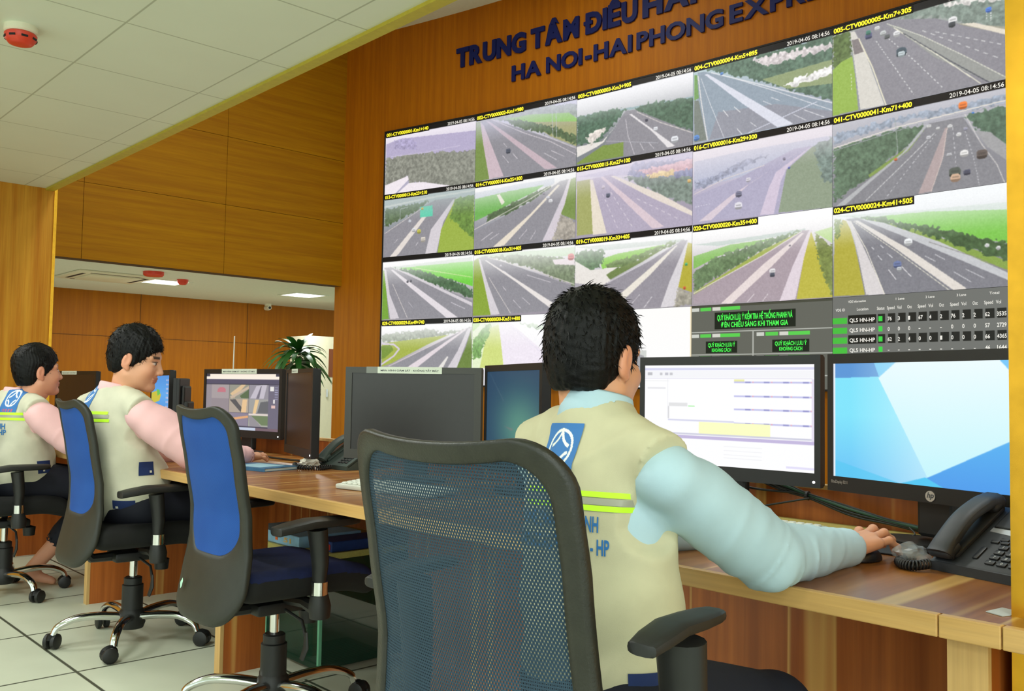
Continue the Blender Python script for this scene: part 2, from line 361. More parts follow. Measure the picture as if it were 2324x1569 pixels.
# ------------------------------------------------------------------ what the wall shows: road scenes as shapes in thousandths of a panel
CELLS = {
 (0, 0): (((238,230,242),(165,160,185)),[('P',(170,160,195),[(8,191),(165,139),(999,222),(1004,557),(12,420)]),('T',(128,130,118),[(6,419),(387,424),(1014,514),(1021,1045),(729,1007),(428,876),(280,862),(267,748),(2,864)]),('P',(238,228,236),[(2,848),(267,748),(279,806),(110,1022),(5,1027)]),('P',(238,228,236),[(133,1018),(280,862),(439,878),(729,992),(730,1023)]),('L',(200,190,215),6,[(65,399),(455,424),(830,407)],0),('T',(165,155,195),[(97,277),(107,150),(269,157),(361,244),(363,355)])]),
 (1, 0): (((205,205,228),(150,150,160)),[('T',(130,145,125),[(40,82),(249,23),(1000,130),(1002,341),(354,188)]),('P',(120,185,70),[(302,143),(555,153),(926,240),(1002,341),(1004,509),(556,262)]),('P',(150,150,100),[(556,262),(1002,383),(1006,733),(756,522)]),('P',(128,126,134),[(40,97),(177,106),(1006,747),(1008,1040),(291,985),(146,982),(76,455)]),('P',(105,130,60),[(-2,100),(51,100),(82,456),(151,983),(-1,995)]),('P',(195,172,182),[(46,106),(83,170),(301,979),(151,983),(82,456)]),('P',(188,165,175),[(104,108),(146,135),(823,980),(711,974),(263,340)]),('L',(215,205,210),7,[(167,111),(508,408),(756,593),(1011,853)],0),('L',(215,205,210),5,[(156,100),(558,379),(1010,762)],0),('T',(72,92,60),[(281,152),(455,203),(754,364),(1004,593),(1005,705),(755,493),(457,321)]),('L',(205,198,205),6,[(287,673),(350,792)],0),('L',(205,198,205),5,[(390,669),(436,754)],0),('L',(205,198,205),4,[(296,497),(327,557)],0),('L',(205,198,205),4,[(699,742),(817,865)],0),('L',(205,198,205),4,[(767,725),(884,833)],0),('C',(70,75,90),(343,621),47),('L',(170,175,185),4,[(767,168),(780,543)],0),('L',(170,175,185),4,[(806,180),(814,553)],0)]),
 (0, 1): (((165,180,180),(120,120,130)),[('L',(215,218,210),26,[(8,197),(510,143),(1000,116)],0),('T',(72,92,60),[(9,230),(511,190),(434,286),(14,521)]),('P',(128,126,134),[(3,617),(423,284),(578,187),(808,184),(777,286),(694,578),(491,1092),(1,1180)]),('P',(222,212,205),[(436,428),(492,421),(183,960),(70,1107),(23,1086)]),('P',(205,198,205),[(776,209),(798,228),(671,544),(621,891),(591,1104),(469,1089),(540,632)]),('P',(140,165,55),[(798,213),(991,190),(1004,1229),(603,1136),(651,649)]),('T',(90,125,50),[(797,197),(990,174),(999,853),(825,599),(737,509)]),('P',(75,200,160),[(415,267),(553,260),(556,432),(414,432)]),('C',(240,180,60),(440,295),25),('C',(225,225,230),(349,611),41),('C',(205,200,70),(409,643),41),('C',(225,215,200),(456,775),52),('C',(215,220,230),(301,469),30),('L',(170,180,180),5,[(192,420),(189,260),(275,243)],0),('L',(222,212,205),4,[(15,618),(423,300)],0),('L',(205,198,205),4,[(134,779),(168,728)],0),('L',(205,198,205),4,[(375,858),(397,814)],0)]),
 (1, 1): (((245,245,245),(130,130,140)),[('P',(175,185,200),[(1,161),(364,133),(800,123),(801,215),(2,252)]),('P',(95,165,70),[(2,252),(365,207),(704,194),(626,262),(266,452),(6,584)]),('T',(72,92,60),[(123,619),(142,518),(368,398),(762,207),(782,254),(369,530)]),('P',(225,220,200),[(232,238),(263,230),(316,358),(286,396)]),('P',(128,126,134),[(3,749),(569,408),(858,172),(944,164),(907,295),(692,974),(272,997),(1,1004)]),('L',(222,212,205),9,[(3,704),(568,365),(820,184)],0),('P',(228,215,195),[(830,222),(854,227),(313,988),(200,994),(570,581)]),('P',(205,195,205),[(934,162),(953,166),(890,572),(789,975),(692,981),(842,534)]),('P',(105,130,60),[(953,166),(1005,151),(1010,748),(863,636),(899,504)]),('T',(160,152,140),[(863,636),(1010,775),(1012,983),(789,989)]),('L',(205,198,205),5,[(84,874),(197,772)],0),('L',(205,198,205),5,[(168,879),(260,804)],0),('L',(205,198,205),6,[(469,910),(543,792)],0),('L',(205,198,205),6,[(574,948),(627,828)],0),('L',(205,198,205),5,[(697,981),(907,309)],0),('C',(235,235,240),(765,434),36),('C',(220,220,230),(740,379),29),('C',(120,115,130),(700,314),26)]),
 (0, 2): (((255,255,255),(150,145,152)),[('P',(190,205,190),[(7,167),(982,109),(983,184),(187,202)]),('P',(95,200,50),[(187,186),(993,170),(998,545),(749,415)]),('L',(215,225,150),6,[(369,206),(985,409)],0),('T',(62,92,60),[(129,180),(415,242),(815,452),(999,605),(1000,724),(752,583),(474,403)]),('P',(100,150,40),[(2,215),(25,185),(80,717),(114,974),(4,984)]),('P',(128,126,134),[(19,168),(94,160),(990,753),(993,1007),(85,972)]),('P',(205,198,205),[(13,168),(43,203),(90,591),(205,971),(102,981),(62,652)]),('P',(222,214,220),[(95,208),(118,203),(844,990),(725,991),(306,482)]),('P',(205,198,205),[(106,170),(303,277),(990,783),(991,835),(417,398)]),('L',(222,212,205),5,[(122,434),(297,968)],0),('L',(210,205,215),4,[(310,733),(356,815)],0),('L',(210,205,215),4,[(776,767),(917,867)],0),('C',(70,70,80),(293,410),23),('C',(70,70,80),(330,402),22)]),
 (1, 2): (((252,252,252),(140,132,145)),[('P',(185,215,170),[(13,98),(999,107),(1000,232),(171,148)]),('T',(110,125,95),[(150,130),(477,138),(1000,273),(1004,645),(579,344)]),('P',(230,215,220),[(792,259),(991,258),(1001,356),(812,324)]),('C',(215,90,90),(963,240),56),('P',(128,126,134),[(51,133),(129,113),(1022,660),(1025,948),(284,980),(158,737)]),('P',(120,150,40),[(4,171),(51,133),(135,587),(192,982),(4,978)]),('P',(205,198,205),[(51,133),(72,158),(166,561),(284,973),(192,982),(124,557)]),('P',(230,222,218),[(119,178),(140,181),(798,847),(770,915),(431,514)]),('L',(222,212,205),8,[(150,138),(579,359),(1022,633)],0),('L',(222,212,205),6,[(164,428),(396,973)],0),('L',(205,198,205),6,[(419,780),(490,901)],0),('L',(205,198,205),6,[(504,751),(584,858)],0),('L',(205,198,205),4,[(310,575),(341,636)],0),('L',(205,198,205),3,[(550,441),(776,565)],0),('C',(220,215,225),(286,283),21),('L',(225,220,225),4,[(318,357),(390,438)],0)]),
 (0, 3): (((255,255,255),(140,135,142)),[('T',(130,142,120),[(8,224),(317,188),(585,152),(652,216),(995,156),(996,185),(653,277),(10,351)]),('P',(150,165,55),[(10,359),(761,251),(544,381),(131,670),(16,725)]),('P',(100,130,40),[(5,399),(115,386),(151,465),(49,591),(8,606)]),('L',(205,190,212),26,[(10,367),(149,379),(213,451),(152,560),(16,686)],0),('P',(128,126,134),[(86,749),(545,427),(932,168),(995,141),(976,318),(844,749)]),('L',(215,195,205),10,[(97,717),(545,427),(932,168)],0),('P',(222,208,215),[(921,175),(943,176),(656,475),(416,741),(292,749)]),('P',(205,198,205),[(953,169),(990,155),(935,392),(844,749),(747,749),(851,494)]),('P',(90,115,45),[(990,170),(1005,749),(844,749),(936,436)]),('P',(225,220,215),[(744,568),(755,583),(703,734),(649,741)])]),
 (1, 3): (((255,255,255),(242,238,246)),[('P',(225,240,195),[(-1,67),(275,67),(293,750),(8,749)]),('P',(200,215,110),[(163,178),(276,125),(334,707),(87,749)]),('T',(110,160,80),[(8,349),(142,118),(193,107),(185,267),(104,470),(85,617),(12,616)]),('P',(150,215,90),[(0,96),(78,71),(79,130),(7,216)]),('P',(238,228,242),[(275,82),(367,72),(882,724),(435,750),(334,750)]),('T',(170,200,160),[(467,93),(734,178),(725,234),(587,185)]),('L',(225,218,235),8,[(388,146),(883,765),(1071,1009)],0),('L',(150,145,160),4,[(709,597),(873,807)],0)]),
 (2, 0): (((242,242,246),(110,115,120)),[('P',(130,160,165),[(2,320),(484,353),(1010,389),(1010,447),(484,383),(2,353)]),('T',(70,98,78),[(2,328),(322,329),(464,361),(344,522),(201,729),(5,721)]),('T',(72,98,78),[(514,378),(642,346),(1010,403),(1012,824),(701,591)]),('P',(128,126,134),[(444,385),(524,397),(1012,853),(1013,1027),(548,996),(428,979),(417,791),(263,778),(384,504)]),('P',(228,222,215),[(5,737),(242,725),(364,560),(304,634),(253,744),(191,789),(7,881)]),('P',(110,135,55),[(7,961),(243,788),(427,794),(428,979),(7,977)]),('P',(225,220,222),[(474,441),(494,440),(860,967),(799,971),(663,714)]),('L',(222,212,205),8,[(544,434),(740,634),(1008,852)],0),('L',(205,198,205),6,[(445,493),(466,714),(523,982)],0),('L',(165,165,175),6,[(273,734),(722,889)],0),('L',(205,198,205),6,[(571,852),(601,944)],0),('L',(205,198,205),6,[(645,866),(684,945)],0),('C',(235,238,245),(855,885),56),('C',(235,238,245),(700,703),35),('C',(60,60,75),(623,566),24),('T',(225,215,205),[(84,632),(272,531),(272,594),(138,742)])]),
 (3, 0): (((175,198,205),(150,160,175)),[('T',(85,110,92),[(45,54),(372,75),(1006,65),(1006,818),(541,422)]),('T',(215,205,205),[(457,112),(582,124),(1006,169),(1006,221),(541,244)]),('P',(135,150,105),[(525,388),(1006,351),(1006,623),(704,568)]),('T',(240,238,235),[(664,539),(760,483),(938,426),(1006,429),(1006,507),(822,549)]),('P',(135,150,165),[(36,108),(91,115),(1006,856),(1005,999),(130,977),(38,457)]),('P',(136,138,150),[(200,658),(624,713),(1005,934),(1005,999),(130,977)]),('P',(105,150,80),[(9,126),(32,135),(47,431),(10,447)]),('P',(110,118,110),[(10,447),(47,460),(112,971),(13,969)]),('L',(225,222,220),12,[(41,154),(65,467),(116,972)],0),('P',(215,218,232),[(91,152),(114,153),(744,985),(632,987),(373,607)]),('L',(225,225,230),10,[(145,151),(541,464),(1006,844)],0),('L',(220,222,228),6,[(64,192),(137,536),(245,984)],0),('L',(230,230,235),6,[(234,216),(623,564),(1006,928)],0),('L',(205,208,225),9,[(425,986),(624,903),(900,790)],0),('L',(235,235,235),8,[(239,650),(275,733)],0),('L',(235,235,235),7,[(322,638),(365,716)],0),('L',(235,235,235),8,[(344,911),(379,985)],0),('L',(225,225,230),5,[(442,867),(484,930)],0),('L',(225,225,230),5,[(744,878),(830,975)],0),('L',(225,225,230),5,[(815,851),(945,977)],0),('L',(225,225,230),5,[(533,646),(591,708)],0),('L',(225,225,230),5,[(591,626),(648,682)],0),('C',(90,140,220),(31,920),45),('C',(90,140,220),(225,194),23)]),
 (2, 1): (((222,214,230),(150,142,160)),[('P',(178,172,200),[(14,153),(489,117),(626,64),(1004,82),(1005,313),(246,209)]),('T',(120,125,160),[(470,234),(509,107),(1004,155),(1005,458),(648,384)]),('T',(215,160,165),[(539,206),(762,190),(1004,169),(1005,285),(744,318)]),('T',(235,200,130),[(628,274),(857,259),(857,333),(647,324)]),('T',(110,125,115),[(430,254),(1005,400),(1007,760),(745,570)]),('P',(150,155,85),[(9,216),(131,213),(169,955),(16,961)]),('P',(165,155,178),[(131,213),(328,198),(1007,832),(1008,1004),(283,975),(155,563)]),('P',(228,215,195),[(131,221),(158,227),(288,968),(164,970)]),('P',(212,190,200),[(225,204),(256,212),(776,974),(680,978),(512,699)]),('P',(225,212,200),[(318,219),(349,219),(745,555),(1007,832),(1007,889),(649,563)]),('L',(220,210,220),5,[(248,443),(394,949)],7),('L',(220,210,220),5,[(320,428),(524,957)],7),('L',(220,210,220),4,[(551,571),(906,912)],7),('C',(80,85,105),(297,469),37),('C',(215,200,215),(255,351),27),('C',(240,190,110),(973,442),28)]),
 (3, 1): (((230,222,230),(165,158,185)),[('P',(178,182,205),[(14,215),(375,192),(1005,205),(1005,411),(15,546)]),('T',(150,155,180),[(15,460),(149,438),(375,303),(583,282),(375,414),(24,577)]),('P',(165,160,188),[(15,647),(375,497),(744,278),(869,277),(705,505),(641,997),(44,954),(16,748)]),('P',(212,196,208),[(783,316),(768,325),(426,607),(151,962),(53,963),(290,712)]),('P',(205,190,212),[(869,277),(697,490),(657,626),(609,989),(511,982),(576,672),(624,510)]),('P',(130,145,120),[(697,503),(869,290),(1005,282),(1005,1001),(641,983)]),('T',(110,128,120),[(877,293),(922,242),(1005,231),(1005,719),(937,701)]),('C',(110,110,135),(357,700),46),('C',(225,222,232),(355,838),54),('C',(220,215,228),(426,545),34),('C',(110,105,130),(681,372),20),('C',(100,110,200),(714,484),16),('L',(215,212,228),4,[(25,778),(150,764)],6),('L',(225,210,200),6,[(15,618),(246,491),(543,406)],0)]),
 (2, 2): (((255,255,255),(150,145,155)),[('P',(180,195,185),[(1,112),(555,139),(935,159),(935,203),(254,197)]),('P',(120,190,60),[(224,316),(376,262),(767,203),(805,210),(556,333),(255,444)]),('T',(78,108,72),[(2,207),(150,166),(274,200),(255,367),(152,477),(4,443)]),('T',(90,115,60),[(276,400),(575,291),(870,163),(889,180),(653,333),(338,500)]),('P',(95,115,60),[(266,514),(576,366),(843,201),(595,399),(328,590)]),('P',(228,222,215),[(3,301),(152,446),(398,432),(287,524),(338,622),(258,736),(101,627),(6,601)]),('P',(135,130,140),[(288,632),(654,392),(917,171),(963,179),(937,534),(837,984),(260,996),(206,746)]),('L',(205,200,208),10,[(298,633),(654,392),(898,189)],0),('P',(232,224,210),[(889,224),(866,234),(654,496),(360,852),(451,861),(674,557)]),('P',(210,205,210),[(963,179),(967,208),(928,533),(874,987),(752,991),(826,664)]),('P',(170,160,45),[(967,208),(999,228),(1002,828),(892,758)]),('T',(150,145,130),[(892,758),(1002,856),(1003,970),(865,994)]),('L',(215,210,215),8,[(618,980),(680,853)],0),('L',(215,210,215),6,[(520,912),(578,813)],0),('C',(70,190,120),(955,476),22),('C',(220,80,50),(942,767),22)]),
 (3, 2): (((255,255,255),(150,140,148)),[('P',(170,190,180),[(13,245),(461,226),(823,203),(823,242),(205,291)]),('P',(120,180,80),[(14,387),(292,292),(625,270),(205,417),(14,544)]),('T',(92,118,78),[(15,573),(188,428),(377,348),(768,218),(807,226),(544,390),(206,654),(16,829)]),('P',(150,165,70),[(16,829),(544,390),(799,224),(544,444),(16,858)]),('P',(158,142,152),[(16,858),(544,457),(807,219),(869,232),(815,527),(761,989),(16,971)]),('L',(225,210,210),9,[(16,843),(544,450),(799,231)],0),('P',(228,212,210),[(815,253),(799,250),(544,551),(225,990),(311,992),(593,599)]),('P',(220,205,215),[(846,233),(869,232),(807,591),(757,989),(650,998),(737,620)]),('P',(180,172,55),[(861,243),(884,358),(1004,989),(765,990),(815,527)]),('T',(110,125,60),[(884,254),(1004,431),(1004,989),(922,673)]),('P',(170,210,120),[(884,254),(1005,214),(1004,405)]),('C',(235,232,235),(601,653),41),('C',(70,75,90),(600,693),32),('C',(110,105,120),(721,376),14),('L',(222,212,215),6,[(421,988),(471,899)],0),('L',(222,212,215),6,[(533,986),(569,909)],0)]),
 (4, 0): (((150,160,150),(135,138,148)),[('T',(120,135,125),[(378,101),(551,62),(1013,206),(1011,535),(774,319),(612,193)]),('T',(225,220,215),[(627,75),(1013,153),(1013,219),(702,129)]),('P',(128,126,134),[(113,101),(354,88),(627,214),(1011,575),(1008,995),(344,996),(255,552)]),('P',(150,148,130),[(738,320),(1011,496),(1011,575),(774,360)]),('P',(225,215,195),[(767,342),(831,362),(1011,529),(1011,581)]),('T',(85,105,60),[(5,79),(117,103),(130,393),(5,474)]),('P',(140,175,70),[(5,474),(61,408),(130,378),(147,594),(167,980),(4,987)]),('P',(212,208,198),[(117,103),(147,110),(214,387),(328,990),(180,984),(147,505)]),('P',(120,112,112),[(126,197),(168,202),(202,359),(143,369)]),('L',(232,225,195),12,[(172,204),(255,552),(336,993)],0),('P',(140,142,138),[(354,146),(418,193),(744,619),(1002,986),(906,990),(625,619),(441,291)]),('L',(232,228,205),9,[(386,191),(625,577),(864,985)],0),('L',(225,225,205),6,[(346,128),(550,358),(772,660),(1002,992)],0),('L',(70,72,80),9,[(441,276),(699,681),(906,990)],0),('L',(230,230,230),7,[(280,285),(377,577),(498,943)],9),('L',(230,230,230),7,[(354,291),(503,591),(669,957)],9),('L',(220,220,220),5,[(550,302),(976,795)],9),('L',(220,220,220),5,[(626,354),(990,663)],9),('C',(60,75,85),(429,471),61),('C',(190,205,210),(429,493),41),('C',(235,235,235),(719,283),48),('C',(55,60,65),(716,323),37),('C',(240,240,242),(402,264),39),('C',(80,85,120),(233,204),43),('C',(70,130,110),(231,166),30),('C',(235,235,235),(285,148),32),('C',(200,205,205),(321,218),36),('C',(90,95,95),(346,266),32),('C',(75,120,230),(909,275),32),('L',(235,235,235),5,[(899,296),(900,371)],3),('L',(235,235,235),5,[(920,308),(920,381)],3),('L',(235,235,235),6,[(123,569),(125,763)],5)]),
 (4, 1): (((188,188,198),(125,125,132)),[('T',(150,162,180),[(13,200),(391,157),(1001,149),(1000,228),(391,215),(13,305)]),('T',(85,108,85),[(13,365),(391,272),(562,290),(508,411),(228,739),(12,948)]),('T',(80,105,85),[(777,274),(1007,257),(1005,674),(875,498)]),('P',(120,145,70),[(228,710),(500,451),(562,332),(485,502),(253,789)]),('P',(122,122,128),[(60,959),(187,786),(469,525),(585,285),(770,284),(854,557),(1003,1025),(1002,1051),(144,1068)]),('P',(170,172,175),[(60,1026),(253,775),(469,511),(577,296),(562,290),(438,529),(25,995)]),('P',(150,150,152),[(833,443),(910,484),(1005,661),(1004,805),(895,625)]),('L',(222,215,205),11,[(13,350),(391,257),(1004,203)],0),('L',(150,150,160),5,[(13,380),(391,293),(1004,236)],0),('P',(168,150,150),[(674,359),(685,363),(666,630),(597,981),(522,989),(614,613)]),('L',(215,195,185),5,[(685,363),(658,669),(594,987)],0),('L',(215,210,205),6,[(780,262),(861,573),(943,812),(982,1007)],0),('L',(200,200,205),4,[(715,373),(731,760)],8),('L',(200,200,205),4,[(776,395),(825,721),(852,983)],9),('L',(200,200,205),4,[(622,409),(500,647),(333,983)],9),('L',(210,210,210),5,[(211,982),(469,610),(615,393)],0),('C',(255,120,50),(770,169),47),('C',(240,238,235),(775,652),43),('C',(90,80,75),(867,688),57),('C',(75,82,75),(724,825),63),('C',(205,165,135),(727,881),52),('C',(70,72,90),(789,844),36),('C',(235,235,235),(700,354),25),('C',(235,235,235),(747,453),25),('C',(190,190,195),(695,640),27),('C',(210,210,215),(581,429),25),('C',(225,225,225),(634,351),20),('C',(225,225,225),(585,312),24),('C',(160,160,180),(783,409),20),('C',(220,110,70),(394,594),19),('L',(150,160,155),4,[(391,172),(406,519)],0),('C',(70,130,230),(823,264),12)]),
 (4, 2): (((243,247,250),(120,120,126)),[('P',(190,208,195),[(13,104),(454,157),(997,189),(996,275),(186,167)]),('P',(110,190,65),[(172,164),(569,184),(999,265),(997,588),(704,441),(454,285)]),('P',(120,150,60),[(186,161),(453,309),(996,760),(996,846),(580,508),(254,218)]),('T',(62,88,52),[(116,146),(322,197),(479,291),(606,341),(823,488),(997,588),(996,760),(763,576),(492,363),(288,238)]),('P',(168,160,50),[(13,302),(67,153),(102,185),(144,450),(205,990),(9,980)]),('T',(95,120,45),[(13,154),(67,147),(45,309),(13,401)]),('P',(112,112,120),[(88,152),(172,158),(580,473),(996,889),(995,1017),(320,991),(206,582)]),('P',(212,206,206),[(81,150),(116,188),(186,433),(327,998),(212,990),(165,575),(134,326)]),('L',(235,228,210),8,[(116,182),(213,499),(324,997)],0),('P',(222,214,205),[(137,181),(165,187),(453,530),(785,996),(714,1004),(401,544)]),('L',(225,220,200),6,[(137,193),(401,567),(695,1007)],0),('P',(188,190,194),[(172,167),(322,245),(642,508),(996,873),(995,942),(517,484)]),('L',(125,122,120),6,[(580,496),(822,687),(996,857)],0),('L',(225,222,225),7,[(347,741),(390,847)],0),('L',(225,222,225),7,[(426,724),(478,830)],0),('L',(215,215,220),5,[(284,583),(308,634)],0),('L',(215,215,220),5,[(341,569),(371,621)],0),('L',(210,210,215),5,[(247,487),(261,513)],0),('L',(210,210,215),5,[(301,479),(318,508)],0),('L',(205,205,210),6,[(714,819),(806,932)],0),('L',(205,205,210),6,[(777,801),(873,903)],0),('L',(205,205,210),5,[(558,635),(614,696)],0),('L',(205,205,210),5,[(614,628),(666,688)],0),('C',(245,248,250),(463,476),46),('C',(95,110,160),(400,696),46),('C',(205,210,215),(410,745),29),('C',(235,235,235),(889,589),23),('C',(235,235,235),(946,624),23)]),
 (5, 1): (((232,236,232),(110,140,110)),[('T',(100,140,110),[(7,283),(242,251),(363,550),(235,1254),(2,1194)])]),
 (5, 2): (((240,244,246),(150,160,140)),[('T',(70,90,90),[(2,266),(214,234),(212,547),(1,481)]),('T',(205,195,190),[(2,298),(160,326),(159,431),(1,395)]),('P',(80,110,40),[(0,546),(212,547),(312,977),(-2,996)]),('P',(190,195,185),[(-2,921),(48,865),(210,796),(208,1025),(-2,1018)])]),
}
# ------------------------------------------------------------------ materials of the place
M_WALLV = wood('veneer_curved_wall', (178, 100, 0), (158, 84, 0), 'Z', rough=.55, spec=.18)
M_WALLF = wood('veneer_far_wall', (172, 94, 0), (154, 80, 0), 'Z', rough=.55, spec=.2)
M_WALLP = wood('veneer_pillar', (204, 138, 30), (174, 100, 8), 'Z', rough=.5, spec=.2)
M_HEAD = wood('veneer_header', (166, 110, 0), (146, 90, 0), 'X', rough=.55, spec=.15)
M_GROOVE = mat('dark_groove', (70, 45, 12), .8)
M_GOLD = mat('brass_trim', (226, 168, 48), .25, metal=.9, noise=.1)
M_TRIMW = mat('yellow_edge_board', (186, 170, 50), .5, noise=.1)
M_BLACK = mat('black_plastic', (24, 24, 25), .42, noise=.1)
M_BLACKM = mat('matt_black', (12, 12, 13), .7)
M_WHITE = mat('white_paint', (222, 226, 210), .7, noise=.03)

# ------------------------------------------------------------------ floor: pale anti-static tiles with dark joints
def grid_mat(name, col, line, step, off, wid, rough, stain=0., bumpy=0.):
    k = NT(name); b = k.b; b.inputs['Roughness'].default_value = rough
    tc = k.n('ShaderNodeTexCoord'); sp = k.n('ShaderNodeSeparateXYZ'); k.l(tc.outputs['Object'], sp.inputs[0])
    ds = []
    for i, ax in enumerate('XY'):
        a = k.n('ShaderNodeMath', _operation='SUBTRACT'); k.l(sp.outputs[ax], a.inputs[0]); a.inputs[1].default_value = off[i]
        m = k.n('ShaderNodeMath', _operation='PINGPONG'); k.l(a.outputs[0], m.inputs[0]); m.inputs[1].default_value = step[i] / 2
        ds.append(m)
    mn = k.n('ShaderNodeMath', _operation='MINIMUM'); k.l(ds[0].outputs[0], mn.inputs[0]); k.l(ds[1].outputs[0], mn.inputs[1])
    ls = k.n('ShaderNodeMapRange', _interpolation_type='SMOOTHSTEP'); ls.inputs['From Min'].default_value = wid * .45; ls.inputs['From Max'].default_value = wid * .9
    ls.inputs['To Min'].default_value = 0; ls.inputs['To Max'].default_value = 1; k.l(mn.outputs[0], ls.inputs['Value'])
    nz = k.n('ShaderNodeTexNoise', Scale=2.3, Detail=6.0); k.l(tc.outputs['Object'], nz.inputs['Vector'])
    mr = k.n('ShaderNodeMapRange'); mr.inputs['From Min'].default_value = .35; mr.inputs['From Max'].default_value = .65
    mr.inputs['To Min'].default_value = 1 - stain; mr.inputs['To Max'].default_value = 1.0; k.l(nz.outputs['Fac'], mr.inputs['Value'])
    mu = k.n('ShaderNodeMixRGB', _blend_type='MULTIPLY'); mu.inputs['Fac'].default_value = 1; mu.inputs['Color1'].default_value = rgba(col); k.l(mr.outputs[0], mu.inputs['Color2'])
    mx = k.n('ShaderNodeMixRGB'); k.l(ls.outputs[0], mx.inputs['Fac']); mx.inputs['Color1'].default_value = rgba(line); k.l(mu.outputs[0], mx.inputs['Color2'])
    k.l(mx.outputs[0], b.inputs['Base Color'])
    return k.m
M_FLOOR = grid_mat('floor_tiles', (208, 212, 190), (72, 76, 62), (.57, .615), (1.12, 3.43), .0085, .42, .10)
struct('floor', box(-3.2, 12, -2.6, 14, -.08, 0), M_FLOOR)
# low ceiling of pale metal tiles over the walkway: the main tiles, then a strip of narrow tiles along the edge
M_CEIL = grid_mat('ceiling_tiles', (220, 230, 212), (174, 184, 162), (.575, .622), (1.27, 3.615), .006, .45, .03)
struct('ceiling', box(-3.2, 1.985, -2.6, 7.15, 2.451, 2.49), M_CEIL)
# thin bright lips where the tiles meet
struct('trim_1', box(1.985, 2.04, -4, 7.15, 2.436, 2.60), M_TRIMW, parent=None)
struct('ceiling', box(1.96, 12, -4, 14, 4.94, 5.0), M_WHITE)
struct('wall_left', box(-5, 2.045, 7.15, 7.4, 0, 4.94), M_WALLP)
struct('wall_upstand', box(1.99, 2.03, -4, 7.15, 2.60, 4.94), M_WALLP)
struct('trim_2', box(2.045, 2.066, 7.14, 7.41, 0, 2.9), M_GOLD)
# header of horizontally grained veneer over the opening to the far room, in boards with open joints
xs = [1.4, 2.72, 4.085, 5.62]; zs = [2.155, 2.86, 3.56, 4.94]; boards = []
for i in range(3):
    for j in range(3):
        boards.append(box(xs[i] + .002, xs[i + 1] - .002, 8.64, 8.655, zs[j] + .002, zs[j + 1] - .002))
hd_ = struct('wall_header', boards, M_HEAD)
struct('wall_header', box(1.4, 5.7, 8.656, 8.80, 2.155, 4.94), M_GROOVE)
# far room
struct('ceiling', box(1.0, 9, 8.80, 13.5, 2.16, 2.2), M_WHITE)
struct('wall_far', box(0, 12, 11.5, 11.6, 0, 2.16), M_WALLF)
struct('wall_far', box(0, 12, 11.495, 11.4995, 1.608, 1.612), M_GROOVE)
for x_ in (2.9, 4.35, 5.8): struct('wall_far', box(x_, x_ + .004, 11.495, 11.4995, 0, 2.16), M_GROOVE)

# ------------------------------------------------------------------ the curved video wall
PW, PH, DA, AL = 1.2088, .6815, .055, R(-56.33)
P0 = Vector((5.603, 8.033, 0)); ZT = 3.795
def heading(s):
    a = AL + DA * (s / PW - .5); d = np.array([-math.sin(a), -math.cos(a), 0.])
    gd = np.array([math.sin(YAW), math.cos(YAW), 0]); gp = np.array([gd[1], -gd[0], 0])
    return Vector((d @ gp, d @ gd, 0))
def arc(s, off=0.):
    """point on the face of the wall, s metres along it from the screen's far edge; off = towards the room"""
    n = 48; p = Vector(P0)
    for i in range(n): p += heading((i + .5) / n * s) * (s / n)
    t = heading(s); return p + Vector((t.y, -t.x, 0)) * off
def wallpt(s, z, off=0.):
    p = arc(s, off); return (p.x, p.y, z)
V, F = [], []
ss = np.linspace(-.715, 10.5, 60)
for s in ss:
    for off in (-.04, -.20):
        for z in (0, 4.94): V.append(wallpt(s, z, off))
n = len(ss)
for i in range(n - 1):
    a, b = i * 4, i * 4 + 4
    F += [(a, b, b + 1, a + 1), (a + 2, a + 3, b + 3, b + 2), (a + 1, b + 1, b + 3, a + 3), (a, a + 2, b + 2, b)]
F += [(0, 1, 3, 2), ((n - 1) * 4, (n - 1) * 4 + 2, (n - 1) * 4 + 3, (n - 1) * 4 + 1)]
struct('wall_right', (V, F), M_WALLV)

